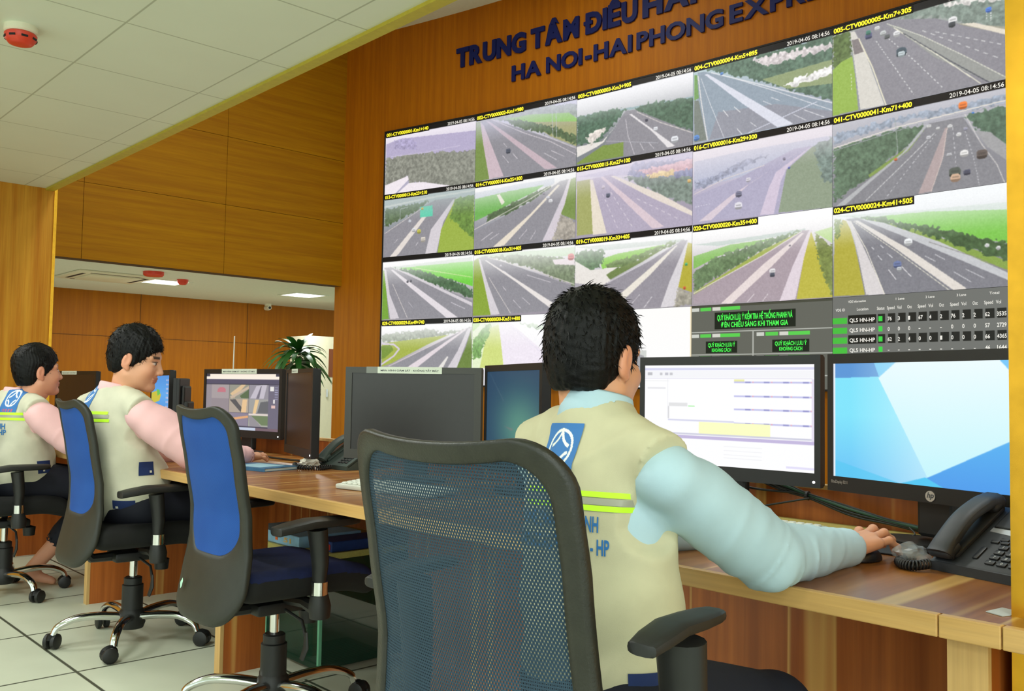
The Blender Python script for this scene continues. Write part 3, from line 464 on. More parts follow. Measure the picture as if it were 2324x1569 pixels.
# raster painter for what the screens show
def paint(w, h, bg, ops, seed=1, blur=1, strip=True, grain=.02, haze=0.):
    r = np.random.default_rng(seed); top, bot = [np.array(c, float) for c in bg]
    yy, xx = np.mgrid[0:h, 0:w]; u = (xx + .5) / w * 1000; v = (yy + .5) / h * 1000
    img = top + (bot - top) * np.clip((v[..., None] - 80) / 600, 0, 1)
    # a soft field of blotches for foliage
    def blot(scale, sd):
        q = np.random.default_rng(sd); a = q.random((int(h / scale) + 3, int(w / scale) + 3))
        gy, gx = yy / scale, xx / scale; i, j = gy.astype(int), gx.astype(int); fy, fx = gy - i, gx - j
        return (a[i, j] * (1 - fy) * (1 - fx) + a[i + 1, j] * fy * (1 - fx) + a[i, j + 1] * (1 - fy) * fx + a[i + 1, j + 1] * fy * fx)
    B1, B2 = blot(w / 60, seed), blot(w / 130, seed + 9)
    def inside(pts, U, Vv):
        m = np.zeros(U.shape, bool); n = len(pts)
        for i in range(n):
            x1, y1 = pts[i]; x2, y2 = pts[(i + 1) % n]
            if y1 == y2: continue
            c = ((y1 > Vv) != (y2 > Vv)) & (U < (x2 - x1) * (Vv - y1) / (y2 - y1) + x1); m ^= c
        return m
    for op in ops:
        c = np.array(op[1], float)
        if op[0] == 'P':
            m = inside(op[2], u, v); img[m] = c + ((B2[m] - .5) * 14)[:, None]
        elif op[0] == 'T':
            m = inside(op[2], u + (B2 - .5) * 34, v + (B1 - .5) * 60); sh = .66 + .62 * (.6 * B1[m] + .4 * B2[m])
            img[m] = np.clip(c * sh[:, None], 0, 255)
        elif op[0] == 'L':
            wd_, pts, dash = op[2], op[3], op[4]; acc = 0.
            for (x1, y1), (x2, y2) in zip(pts[:-1], pts[1:]):
                dx, dy = x2 - x1, (y2 - y1) * .5637; L2 = dx * dx + dy * dy + 1e-6
                t = np.clip(((u - x1) * dx + (v - y1) * .5637 * dy) / L2, 0, 1)
                d = np.hypot(u - x1 - t * dx, (v - y1) * .5637 - t * dy)
                m = d < max(wd_ * .30, 1000 / w * .55)
                if dash: m &= ((t * dash * 2) % 2) < 1.0
                img[m] = c
        elif op[0] == 'C':
            (cx_, cy_), s_ = op[2], op[3]; s_ *= .5
            d = (np.abs(u - cx_) / s_) ** 3 + (np.abs(v - cy_) / (s_ * 1.6)) ** 3; m = d < 1; img[m] = c
            m2 = m & (v > cy_ + s_ * .5); img[m2] = c * .62
            m3 = m & (np.abs(v - cy_ + s_ * .3) < s_ * .35) & (np.abs(u - cx_) < s_ * .7); img[m3] = c * .7 + 12
    if strip: img[v < 80] = (14, 14, 16)
    if haze:
        hz = haze * np.clip(1 - (v - 150) / 330, 0, 1)[..., None] ** 1.3; img = img * (1 - hz) + np.minimum(top + 6, 255) * hz
    img = 255 * (img / 255) ** .80; img[v < 80] = (14, 14, 16) if strip else img[v < 80]
    img += r.normal(0, 255 * grain, img.shape[:2])[..., None] * .6
    for _ in range(blur):
        p = np.pad(img, ((1, 1), (1, 1), (0, 0)), 'edge'); img = (p[:-2, 1:-1] + p[2:, 1:-1] + p[1:-1, :-2] + p[1:-1, 2:] + 2 * p[1:-1, 1:-1]) / 6
    return np.clip(img, 0, 255)
def raster_quad(name, img, c00, c10, c01, m, parent, flat=True):
    """picture as coloured grid points: c00 top left, c10 top right, c01 bottom left (local coordinates)"""
    h, w = img.shape[:2]; c00, c10, c01 = [np.array(c, float) for c in (c00, c10, c01)]
    yy, xx = np.mgrid[0:h, 0:w]; U = xx / (w - 1); W_ = yy / (h - 1)
    V = c00 + U[..., None] * (c10 - c00) + W_[..., None] * (c01 - c00)
    i = (yy[:-1, :-1] * w + xx[:-1, :-1]).ravel()
    return npobj(name, V.reshape(-1, 3), np.stack([i, i + w, i + w + 1, i + 1], 1), m, parent, cols=lin(img).reshape(-1, 3), flat=True)
M_SCREEN = vcol_mat('lit_screen', 1.0, gloss=.35)
M_YTXT = mat('caption_yellow', (235, 225, 40), .6, emit=(228, 220, 45), estr=.95)
M_WTXT = mat('caption_white', (200, 200, 200), .6, emit=(190, 190, 190), estr=.9)
M_GTXT = mat('caption_green', (60, 220, 70), .6, emit=(60, 215, 75), estr=.95)
M_BLKTXT = mat('caption_box_black', (8, 8, 8), .6)
vw = thing('video_wall', 'curved wall of glowing highway camera screens with yellow captions', 'video wall', (0, 0, 0))
CAPT = {(0, 0): '001-CTV0000001-Km1+140', (1, 0): '002-CTV0000002-Km1+980', (2, 0): '003-CTV0000003-Km3+905', (3, 0): '004-CTV0000004-Km5+895', (4, 0): '005-CTV0000005-Km7+305',
        (0, 1): '013-CTV0000013-Km23+210', (1, 1): '014-CTV0000014-Km25+300', (2, 1): '015-CTV0000015-Km27+100', (3, 1): '016-CTV0000016-Km29+300', (4, 1): '041-CTV0000041-Km71+400', (5, 1): '042-CTV0000042-Km73+400',
        (1, 2): '018-CTV0000018-Km31+405', (2, 2): '019-CTV0000019-Km33+405', (3, 2): '020-CTV0000020-Km35+400', (4, 2): '024-CTV0000024-Km41+505', (5, 2): '025-CTV0000025-Km43+500',
        (0, 3): '029-CTV0000029-Km49+740', (1, 3): '030-CTV0000030-Km51+400'}
STAMP = ({(c, r) for c in range(5) for r in range(3)} - {(3, 2), (4, 2)}) | {(0, 3)}
def vms(w, h):
    img = np.full((h, w, 3), (98, 100, 92), float)
    def rc(x0, x1, y0, y1, c): img[int(y0 * h):max(int(y1 * h), int(y0 * h) + 1), int(x0 * w):max(int(x1 * w), int(x0 * w) + 1)] = c
    rc(0, 1, 0, .03, (70, 72, 60))
    for (x0, x1, y0, y1) in ((.18, .76, .10, .30), (.115, .35, .44, .585), (.60, .85, .44, .585), (.115, .35, .69, .83), (.60, .85, .69, .83)): rc(x0, x1, y0, y1, (16, 28, 18))
    for y in (.325, .595, .845): rc(0, 1, y, y + .012, (175, 178, 170))
    rc(.462, .47, .33, 1, (175, 178, 170))
    for x0, y in ((.0, .03), (.0, .35), (.485, .35), (.0, .62), (.485, .62), (0, .87), (.485, .87)):
        rc(x0 + .005, x0 + .06, y, y + .045, (205, 208, 200)); rc(x0 + .07, x0 + .155, y, y + .045, (90, 205, 80)); rc(x0 + .165, x0 + .225, y, y + .045, (215, 215, 205)); rc(x0 + .225, x0 + .37, y, y + .045, (90, 210, 80))
    return img
def table(w, h):
    img = np.full((h, w, 3), (112, 114, 110), float)
    def rc(x0, x1, y0, y1, c): img[int(y0 * h):max(int(y1 * h), int(y0 * h) + 1), int(x0 * w):max(int(x1 * w), int(x0 * w) + 1)] = c
    for i in range(7):
        y = .205 + i * .107
        if i % 2 == 0:
            rc(.10, .275, y, y + .095, (18, 20, 18))
            for k in range(12): rc(.285 + k * .0595, .285 + k * .0595 + .045, y, y + .095, (26, 28, 26))
        rc(.0, .095, y + .02, y + .085, (70, 190, 62)); rc(.287, .31, y + .02, y + .075, (60, 215, 70))
    return img
bez = []
for c in range(6):
    p, q = arc(c * PW), arc((c + 1) * PW); t = (q - p).normalized(); nrm = Vector((t.y, -t.x, 0))
    if nrm.dot(Vector((-1, -1, 0))) < 0: nrm = -nrm
    g = .0012
    for r in range(4):
        z1, z0 = ZT - r * PH, ZT - (r + 1) * PH
        wpx = 300 if c >= 3 else 250; hpx = int(wpx * .5637)
        if (c, r) == (3, 3): img = vms(wpx, hpx)
        elif (c, r) == (4, 3): img = table(wpx, hpx)
        elif (c, r) == (2, 3):
            img = paint(wpx, hpx, ((253, 252, 250), (252, 252, 252)), [('P', (200, 205, 200), [(0, 530), (640, 530), (640, 980), (0, 980)]), ('P', (150, 150, 155), [(60, 980), (560, 560), (620, 600), (600, 980)]), ('P', (120, 150, 90), [(60, 900), (500, 560), (300, 560), (60, 700)])], 5, 1, False, .004)
            img[:, -3:] = (240, 225, 190)
        elif (c, r) == (5, 0): img = np.full((20, 30, 3), (13, 13, 15), float)
        elif (c, r) == (5, 3): img = np.full((40, 60, 3), (238, 240, 232), float); img[:3] = (30, 34, 26); img[22:25, 4:16] = (110, 230, 90)
        else:
            bg, ops = CELLS[(c, r)]; img = paint(wpx, hpx, bg, ops, c * 7 + r, 1, (c, r) in STAMP, haze=0. if (c, r) in ((0, 0), (4, 0), (4, 1), (3, 0)) else .62)
        a = p + t * g + nrm * .002; b = q - t * g + nrm * .002
        pan = raster_quad('display_panel', img, (a.x, a.y, z1 - g), (b.x, b.y, z1 - g), (a.x, a.y, z0 + g), M_SCREEN, vw)
        def on_panel(G, dz):
            return [tuple(a + t * x + nrm * dz + Vector((0, 0, z1 + y))) for x, y, _ in G[0]], G[1]
        L = PW - 2 * g
        if (c, r) in CAPT:
            gt = fit_text(CAPT[(c, r)], .012, .49 * L, -.050, -.012, offset=.034, cap='0')
            obj('caption_band', on_panel(([(0.004, -.002, 0), (.50 * L, -.002, 0), (.50 * L, -.062, 0), (.004, -.062, 0)], [(0, 1, 2, 3)]), .0012), M_BLKTXT, pan, fix=False)
            obj('caption', on_panel(gt, .0022), M_YTXT, pan, fix=False)
        if (c, r) in STAMP:
            gt = fit_text('2019-04-05 08:14:56', .70 * L, .985 * L, -.046, -.014, offset=.012, cap='0')
            obj('time_stamp', on_panel(gt, .0022), M_WTXT, pan, fix=False)
        if (c, r) == (3, 3):
            for k_, (x0, x1, y1, y2, s1, s2) in enumerate([(.20, .74, .125, .275, 'QUÝ KHÁCH LƯU Ý KIỂM TRA HỆ THỐNG PHANH VÀ', 'ĐÈN CHIẾU SÁNG KHI THAM GIA'), (.13, .335, .46, .565, 'QUÝ KHÁCH LƯU Ý', 'KHOẢNG CÁCH'), (.62, .835, .46, .565, 'QUÝ KHÁCH LƯU Ý', 'KHOẢNG CÁCH'), (.13, .335, .71, .81, 'QUÝ KHÁCH LƯU Ý', 'KHOẢNG CÁCH'), (.62, .835, .71, .81, 'QUÝ KHÁCH LƯU Ý', 'KHOẢNG CÁCH')]):
                hh = (y2 - y1) * PH; mid = (y1 + y2) / 2 * PH
                obj('sign_message', [on_panel(fit_text(s1, x0 * L, x1 * L, -mid + hh * .06, -y1 * PH, offset=.02), .002), on_panel(fit_text(s2, (x0 + .03) * L, (x1 - .03) * L, -y2 * PH, -mid - hh * .10, offset=.02), .002)], M_GTXT, pan, fix=False)
        if (c, r) == (4, 3):
            G = [on_panel(fit_text('VDS Information', .10 * L, .21 * L, -.045, -.028, offset=.01), .002), on_panel(fit_text('VDS ID', .02 * L, .08 * L, -.105, -.085, offset=.01), .002), on_panel(fit_text('Location', .155 * L, .225 * L, -.105, -.085, offset=.01), .002)]
            for k_, s_ in enumerate(['1 Lane', '2 Lane', '3 Lane', 'Total']): G.append(on_panel(fit_text(s_, (.39 + .17 * k_) * L, (.44 + .17 * k_) * L, -.045, -.028, offset=.01), .002))
            for k_, s_ in enumerate(['Status', 'Speed', 'Vol', 'Occ', 'Speed', 'Vol', 'Occ', 'Speed', 'Vol', 'Occ', 'Speed', 'Vol']):
                G.append(on_panel(fit_text(s_, (.278 + .0595 * k_) * L, (.278 + .0595 * k_ + (.045 if len(s_) > 3 else .026)) * L, -.108, -.085, offset=.01), .002))
            rows = ['76 3 1 67 4 2 76 2 2 62 3535', '0 0 0 - - - 0 0 0 57 2729', '62 2 4 0 0 1 0 0 0 66 4365', '- - - - - - - - - 46 1644', '76 3 2 65 2 1 68 2 0 74 4777', '77 2 2 76 1 1 0 0 0 74 4373', '70 1 2 72 1 1 0 0 0 71 4210']
            for i_, rw in enumerate(rows):
                y_ = -(.235 + i_ * .107) * PH
                G.append(on_panel(fit_text('QL5 HN-HP', .108 * L, .265 * L, y_ - .028, y_, offset=.02), .002))
                for k_, s_ in enumerate(rw.split()):
                    x_ = (.296 + .0595 * (k_ + 1) - .008) * L - .045 * L * 0; ww = .012 * len(s_) if s_ != '-' else .010
                    G.append(on_panel(fit_text(s_, x_ - .006 * L, x_ - .006 * L + ww * L, y_ - .028, y_, offset=.02, cap='0' if s_ != '-' else 'H'), .002))
            obj('table_text', G, M_WTXT, pan, fix=False)
    # cabinet behind each column
    za = ZT - 4 * PH
    A, B = p - nrm * .003, q - nrm * .003; A2, B2 = p - nrm * .034, q - nrm * .034
    Vb = [(A.x, A.y, za), (B.x, B.y, za), (B.x, B.y, ZT), (A.x, A.y, ZT), (A2.x, A2.y, za), (B2.x, B2.y, za), (B2.x, B2.y, ZT), (A2.x, A2.y, ZT)]
    obj('panel_cabinet', (Vb, [(0, 1, 2, 3), (4, 7, 6, 5), (0, 4, 5, 1), (3, 2, 6, 7), (0, 3, 7, 4), (1, 5, 6, 2)]), M_BLACKM, vw)
    for zz, z2 in ((ZT, ZT + .014), (za - .014, za)):
        A, B = p + nrm * .006 - t * .0, q + nrm * .006; A2, B2 = p - nrm * .03, q - nrm * .03
        bez.append(([(A.x, A.y, zz), (B.x, B.y, zz), (B.x, B.y, z2), (A.x, A.y, z2), (A2.x, A2.y, zz), (B2.x, B2.y, zz), (B2.x, B2.y, z2), (A2.x, A2.y, z2)], [(0, 1, 2, 3), (4, 7, 6, 5), (0, 4, 5, 1), (3, 2, 6, 7), (0, 3, 7, 4), (1, 5, 6, 2)]))
p = arc(0); t = heading(0); nrm = Vector((t.y, -t.x, 0)); nrm = nrm if nrm.x < 0 else -nrm
a0, a1 = p - t * .016 + nrm * .006, p + nrm * .006; b0, b1 = p - t * .016 - nrm * .03, p - nrm * .03
Vb = [tuple(Vector((w.x, w.y, z))) for z in (ZT - 4 * PH - .014, ZT + .014) for w in (a0, a1, b1, b0)]
bez.append((Vb, [(0, 1, 5, 4), (1, 2, 6, 5), (2, 3, 7, 6), (3, 0, 4, 7), (0, 3, 2, 1), (4, 5, 6, 7)]))
obj('bezel_frame', bez, M_BLACKM, vw)

# ------------------------------------------------------------------ raised blue lettering above the screens
M_LET = mat('navy_letters', (8, 22, 84), .5, spec=.2)
def wall_text(name, label, words, z0, z1, off):
    root = thing(name, label, 'lettering', wallpt(words[0][1], z0, 0), 0)
    bx_, by_, bz_ = root.location
    for wstr, s0, s1 in words:
        # word laid out first, then each letter its own piece
        adv = []; x = 0.
        for ch in wstr:
            Vc, Fc = text_mesh('D' if ch == 'Đ' else ch, 1.0, 0, off)
            if ch == 'Đ':
                xl_ = min(v[0] for v in Vc); n0 = len(Vc)
                Vc = Vc + [(xl_ - .09, .30, 0), (xl_ + .30, .30, 0), (xl_ + .30, .43, 0), (xl_ - .09, .43, 0)]; Fc = Fc + [(n0, n0 + 1, n0 + 2, n0 + 3)]
            a, b = min(v[0] for v in Vc), max(v[0] for v in Vc); adv.append((Vc, Fc, x - a)); x += (b - a) + .045
        tot = x - .045; sc = (s1 - s0) / tot
        ref = text_mesh('H', 1.0, 0, off)[0]; c0, c1 = min(v[1] for v in ref), max(v[1] for v in ref)
        for Vc, Fc, dx in adv:
            bm = bmesh.new(); vs = [bm.verts.new(((v[0] + dx) * sc, (v[1] - c0) / (c1 - c0) * (z1 - z0), 0)) for v in Vc]
            for f in Fc:
                try: bm.faces.new([vs[i] for i in f])
                except ValueError: pass
            r_ = bmesh.ops.extrude_face_region(bm, geom=bm.faces[:])
            for e in r_['geom']:
                if isinstance(e, bmesh.types.BMVert): e.co.z += .02
            Vv, Ff = frombm(bm); out = []
            for x_, y_, h_ in Vv:
                w = wallpt(s0 + x_, z0 + y_, .0); t_ = heading(s0 + x_); nn = Vector((t_.y, -t_.x, 0)); nn = nn if nn.x < 0 else -nn
                out.append((w[0] + nn.x * (h_ - .038) - bx_, w[1] + nn.y * (h_ - .038) - by_, w[2] - bz_))
            obj('letter', (out, Ff), M_LET, root)
wall_text('wall_lettering', 'navy blue raised letters TRUNG TÂM ĐIỀU HÀNH, upper line on the wood', [('TRUNG', .917, 1.79), ('TÂM', 1.85, 2.41), ('ĐIỀU', 2.465, 3.045), ('HÀNH', 3.10, 4.02), ('ĐƯỜNG', 4.10, 5.1)], 4.345, 4.548, .05)
wall_text('wall_lettering', 'navy blue raised letters HA NOI-HAI PHONG EXPRESSWAY, lower line above the screens', [('HA', 1.626, 1.976), ('NOI', 2.039, 2.45), ('-', 2.485, 2.55), ('HAI', 2.58, 2.991), ('PHONG', 3.041, 3.892), ('EXPRESSWAY', 3.95, 5.72)], 4.073, 4.229, .034)
# ------------------------------------------------------------------ the long control desk
M_TOP = wood('worktop_veneer', (164, 100, 40), (124, 66, 20), 'X', rough=.28, gs=.6, streak=(196, 152, 80), spec=.5)
M_EDGE = wood('edge_band', (222, 172, 100), (204, 152, 80), 'Y', rough=.4, gs=1.3)
M_PANEL = wood('desk_panel_veneer', (198, 102, 36), (150, 68, 16), 'Z', rough=.4, gs=.7, streak=(206, 150, 74))
M_PEDGE = wood('panel_edge', (224, 178, 108), (206, 158, 90), 'Z', rough=.45)
M_PALE = wood('pale_yellow_board', (206, 196, 104), (186, 172, 86), 'Y', rough=.5)
M_GLASS = NT('green_glass'); M_GLASS.b.inputs['Base Color'].default_value = rgba((28, 62, 46)); M_GLASS.b.inputs['Roughness'].default_value = .06
M_GLASS.b.inputs['Alpha'].default_value = .72; M_GLASS.b.inputs['Specular IOR Level'].default_value = .35; M_GLASS = M_GLASS.m
M_GLEDGE = mat('glass_edge', (118, 190, 150), .3, noise=.1)
desk = thing('control_desk', 'long reddish wood console desk running along the whole row of operators', 'desk', (1.45, 2.9, 0))
DX, DY, DZ = 1.45, 2.9, .69
def D(g): return xf(g, (-DX, -DY, 0))
Y0, Y1 = -.6, 7.0
obj('worktop', [D(box(1.462, 2.26, Y0, Y1, .658, .69))], M_TOP, desk)
segs = [(Y0, .484), (.486, .575), (.577, 3.9), (3.902, Y1)]
for a, b in segs: obj('edge_band', [D(rbox(1.445, 1.462, a, b, .656, .6905, .002))], M_EDGE, desk)
obj('back_riser', [D(box(2.26, 2.285, Y0, Y1, .10, .775))], M_PANEL, desk)
obj('riser_cap', [D(box(2.255, 2.29, Y0, Y1, .775, .787))], M_PEDGE, desk)
obj('cable_ledge', [D(box(2.12, 2.255, .62, 1.9, .6902, .6908))], M_PALE, desk)
obj('modesty_panel', [D(box(1.80, 1.82, Y0, 2.40, .03, .656))], M_PANEL, desk)
obj('modesty_panel', [D(box(2.02, 2.04, 4.45, Y1, .03, .656))], M_PANEL, desk)
for y, w in ((.575, .030), (.545, .030), (3.10, .040), (4.47, .036), (5.95, .036)):
    pn = obj('end_panel', [D(box(1.492, 1.652 if w == .040 else (1.80 if y < 1 else 2.02), y - w, y, 0, .656))], M_PANEL, desk)
    obj('panel_edge', [D(box(1.478, 1.4915, y - w, y, 0, .656))], M_PEDGE, pn)
# glazed cabinet under the desk between the second and third seats
obj('cabinet_shelf', [D(box(1.735, 2.2, 2.845, 3.40, .402, .424))], M_PALE, desk)
for x0, x1, y0, y1 in ((1.752, 1.760, 2.856, 3.40), (1.762, 2.25, 2.856, 2.864)):
    obj('glass_pane', [D(box(x0, x1, y0, y1, .012, .40))], M_GLASS, desk)
obj('glass_rim', [D(box(1.750, 1.762, 2.850, 2.862, .01, .401))], M_GLEDGE, desk)
obj('glass_rim', [D(box(1.750, 1.760, 3.235, 3.245, .01, .401))], M_GLEDGE, desk)

# boxes on the shelf
def pbox(name, label, x0, x1, y0, y1, z0, z1, m, parts):
    t = thing(name, label, 'box', (x0, (y0 + y1) / 2, z0))
    obj('carton', [xf(rbox(x0, x1, y0, y1, z0, z1, .002, 1), (-x0, -(y0 + y1) / 2, -z0))], m, t)
    for nm, yy0, yy1, zz0, zz1, mm in parts:
        obj(nm, [xf(box(x0 - .0015, x0 - .0003, yy0, yy1, zz0, zz1), (-x0, -(y0 + y1) / 2, -z0))], mm, t)
    return t
M_LBLUE = mat('light_blue_card', (150, 196, 226), .5, noise=.25, nscale=14); M_DBLUE = mat('blue_card', (30, 62, 128), .5, noise=.2)
M_RED = mat('red_print', (196, 40, 34), .5, noise=.1); M_ORANGE = mat('orange_print', (236, 110, 40), .5); M_YEL = mat('yellow_print', (224, 178, 96), .5); M_PURP = mat('purple_print', (96, 60, 120), .5)
b1 = pbox('game_box', 'light blue cardboard box on the shelf under the desk, orange mark on its front', 1.745, 2.02, 3.00, 3.38, .4245, .468, M_LBLUE,
     [('print', 3.235, 3.26, .434, .454, M_PURP), ('print', 3.155, 3.172, .438, .458, M_ORANGE)])
g_ = fit_text('51', 0, .055, 0, .018, offset=.03)
obj('print', [([(-.0012, -.08 - x, y + .012) for x, y, _ in g_[0]], g_[1])], M_YEL, b1, fix=False)
pbox('game_box', 'dark red and blue cardboard box deeper on the shelf under the desk', 1.80, 2.10, 2.86, 2.985, .4245, .462, M_DBLUE,
     [('print', 2.87, 2.90, .432, .452, M_RED), ('print', 2.93, 2.95, .434, .448, M_RED)])
# grey vent plate on the floor behind the glass
M_GREYM = mat('grey_metal', (120, 126, 120), .5, metal=.3)
vp = [box(1.80, 2.08, 2.90, 3.17, 0.001, .012)] + [box(1.81 + .018 * i, 1.816 + .018 * i, 2.91, 3.16, .012, .016) for i in range(14)]
tag(obj('floor_vent', [xf(g, (-1.94, -3.03, 0)) for g in vp], M_GREYM), 'grey slotted vent plate on the floor behind the green glass', 'vent').location = (1.94, 3.03, 0)

# ------------------------------------------------------------------ pillar at the right edge with brass corner
PX, PYc = 1.53, .498
pl = thing('pillar', 'wood-clad pillar with bright brass corner strip at the right edge', 'pillar', (PX, PYc, 0)); pl['kind'] = 'structure'
obj('pillar_cladding', [box(.0, .5, -.62, -.034, 0, 4.9)], M_WALLP, pl)
obj('brass_corner', [box(-.003, .5, -.034, 0, 0, 4.9), box(-.004, .0, -.036, -.034, 0, 4.9)], M_GOLD, pl)

# ------------------------------------------------------------------ monitors
M_SCRG = mat('dark_screen_glass', (52, 50, 49), .32, spec=.6, noise=.05)  # base grey raised to stand in for the bright room's reflection
M_SCRB = mat('dark_brown_screen', (34, 26, 28), .25, spec=.45)
M_SILV = mat('silver', (200, 202, 204), .3, metal=.7)
M_TAPE = mat('paper_tape', (214, 222, 206), .6)
M_TAPEG = mat('clear_tape', (128, 132, 124), .35)
M_INK = mat('ink', (40, 44, 60), .7)
M_LED = mat('white_led', (255, 255, 255), .4, emit=(255, 255, 255), estr=2)
M_HPG = mat('logo_grey', (70, 74, 80), .5)
MW = [.53]
def monitor(label, L, Rr, ztop, h=.335, screen=None, smat=None, tape=None, logo=False, led=True, sx=.022, st=.022, sb=.034, bez_m=None, br=1., name='monitor'):
    """L, Rr = left and right top corners of the front (x, y) as the operator sees them"""
    L, Rr = Vector(L), Vector(Rr); w = (Rr - L).length; c = (L + Rr) / 2; a = math.atan2((Rr - L).y, (Rr - L).x)
    t = thing(name, label, 'monitor', (c.x, c.y, DZ), a, None)          # local: x along the screen to the right, -y towards the operator
    z1 = ztop - DZ; z0 = z1 - h; bm_ = bez_m or M_BLACK
    fr = [box(-w / 2, w / 2, 0, .018, z1 - st, z1), box(-w / 2, w / 2, 0, .018, z0, z0 + sb), box(-w / 2, -w / 2 + sx, 0, .018, z0 + sb, z1 - st), box(w / 2 - sx, w / 2, 0, .018, z0 + sb, z1 - st)]
    obj('bezel', fr, bm_, t)
    obj('housing', [rbox(-w / 2 + .001, w / 2 - .001, .012, .034, z0 + .001, z1 - .001, .006), rbox(-w * .36, w * .36, .030, .052, z0 + h * .2, z1 - h * .18, .01)], bm_, t)
    sw0, sw1, sz0, sz1 = -w / 2 + sx, w / 2 - sx, z0 + sb, z1 - st
    if screen is not None: raster_quad('screen', screen, (sw0, .003, sz1), (sw1, .003, sz1), (sw0, .003, sz0), M_SCREEN, t)
    else: obj('screen', [box(sw0, sw1, .003, .006, sz0, sz1)], smat or M_SCRG, t)
    obj('stand_neck', [rbox(-.045, .045, .04, .07, .02, z0 + h * .45, .008)], bm_, t)
    obj('stand_base', [prism([(.12 * br * math.cos(q), .03 + .07 * br * math.sin(q)) for q in np.linspace(0, 2 * math.pi, 28, endpoint=False)], 0.0015, .014)], bm_, t)
    if led: obj('power_light', [xf(lathe([(.0001, 0), (.0035, 0), (.0035, .0015)], 10, axis='Y'), (w / 2 - .017, -.0017, z0 + .014))], M_LED, t)
    if tape:
        x0, x1, g0, g1 = tape
        tp = obj('paper_label', [box(x0, x1, -.0012, -.0002, z1 - st - .001, z1 + .001)], M_TAPE, t)
        if g0 is not None: obj('clear_tape', [box(g0, g1, -.0008, -.0001, z1 - st - .001, z1 + .001)], M_TAPEG, t)
        if x1 - x0 > .08:
            gt = fit_text('MÀN HÌNH GIÁM SÁT - KHÔNG TẮT MÁY', x0 + .012, x1 - .012, z1 - st * .72, z1 - st * .42, offset=.01)
            obj('label_text', [([(x, -.0016, z) for x, z, _ in gt[0]], gt[1])], M_INK, tp, fix=False)
    if logo:
        lz = z0 + sb * .42
        lg = obj('round_logo', [xf(lathe([(.0001, 0), (.0118, 0), (.0118, .002), (.0001, .0022)], 28, axis='Y'), (0.02, -.0022, lz))], M_SILV, t)
        gt = text_mesh('hp', .017, 0, .0004, align='CENTER')
        obj('logo_letters', [([(x + .02 + y * .25, -.0026, lz + y - .0035) for x, y, _ in gt[0]], gt[1])], M_HPG, lg, fix=False)
        gt = fit_text('EliteDisplay E231', -w / 2 + .012, -w / 2 + .060, z0 + sb * .55, z0 + sb * .75)
        obj('model_text', [([(x, -.0006, z) for x, z, _ in gt[0]], gt[1])], M_SILV, t, fix=False)
    return t
def canvas(w, h, c): return np.full((h, w, 3), c, float)
def rect(img, x0, x1, y0, y1, c):
    h, w = img.shape[:2]; img[int(y0 * h):max(int(y1 * h), int(y0 * h) + 1), int(x0 * w):max(int(x1 * w), int(x0 * w) + 1)] = c
def poly(img, pts, c, a=1.0, c2=None):
    h, w = img.shape[:2]; yy, xx = np.mgrid[0:h, 0:w]; u, v = (xx + .5) / w, (yy + .5) / h; m = np.zeros(u.shape, bool); n = len(pts)
    for i in range(n):
        x1, y1 = pts[i]; x2, y2 = pts[(i + 1) % n]
        if y1 != y2: m ^= ((y1 > v) != (y2 > v)) & (u < (x2 - x1) * (v - y1) / (y2 - y1) + x1)
    cc = np.array(c, float)
    if c2 is not None: cc = cc + (np.array(c2, float) - cc) * v[m][:, None]
    img[m] = img[m] * (1 - a) + cc * a
def blur(img, k):
    for _ in range(k):
        p = np.pad(img, ((1, 1), (1, 1), (0, 0)), 'edge'); img = (p[:-2, 1:-1] + p[2:, 1:-1] + p[1:-1, :-2] + p[1:-1, 2:] + p[1:-1, 1:-1]) / 5
    return img
# the wallpaper of overlapping pale blue facets
W1 = canvas(420, 250, (120, 226, 250)); yy, xx = np.mgrid[0:250, 0:420]
W1[:] = (128, 228, 252); W1 -= (np.clip((yy / 250 - .45), 0, 1)[..., None] * np.array([40, 60, 10]))
poly(W1, [(.0, .0), (.27, 0), (.27, .12), (.0, .13)], (90, 150, 215)); poly(W1, [(.24, 0), (.36, 0), (.27, .13)], (120, 205, 248))
lx = np.clip((xx / 420 - .10) / .4, 0, 1)[..., None]; W1 = W1 * (1 - lx * .55) + np.array([236, 252, 255]) * lx * .55
poly(W1, [(.36, .0), (.86, 0), (1, .28), (1, .55), (.52, .93), (.265, .13)], (240, 252, 254), .93, (196, 246, 252))
poly(W1, [(.86, 0), (1, 0), (1, .26)], (120, 200, 250)); poly(W1, [(1, .52), (1, 1), (.60, 1), (.51, .94)], (96, 208, 252), .9, (70, 150, 235))
poly(W1, [(.51, .93), (.60, 1), (.38, 1)], (84, 200, 244)); poly(W1, [(.0, .85), (.38, 1), (0, 1)], (80, 200, 242), .6)
W1[:, :5] = (236, 240, 246)
W1 = blur(W1, 1)
# the white worksheet
W2 = canvas(420, 250, (252, 252, 254))
rect(W2, 0, 1, .03, .055, (214, 214, 240)); rect(W2, 0, 1, .06, .13, (244, 244, 248)); rect(W2, .02, .05, .075, .105, (190, 190, 196)); rect(W2, .10, .118, .078, .105, (200, 200, 206)); rect(W2, .135, .155, .078, .105, (196, 196, 206)); rect(W2, .165, .185, .078, .105, (200, 200, 206))
rect(W2, 0, .99, .135, .142, (226, 224, 238)); rect(W2, 0, .16, .16, .165, (226, 226, 226)); rect(W2, .02, .14, .23, .245, (228, 228, 232))
for i, y in enumerate((.165, .30, .43, .565)):
    rect(W2, .56, .985, y, y + .016, (196, 196, 236))
    for k_ in range(4): rect(W2, .625 + k_ * .105, .655 + k_ * .105, y, y + .016, (150, 150, 206)); rect(W2, .665 + k_ * .105, .672 + k_ * .105, y, y + .012, (240, 170, 180))
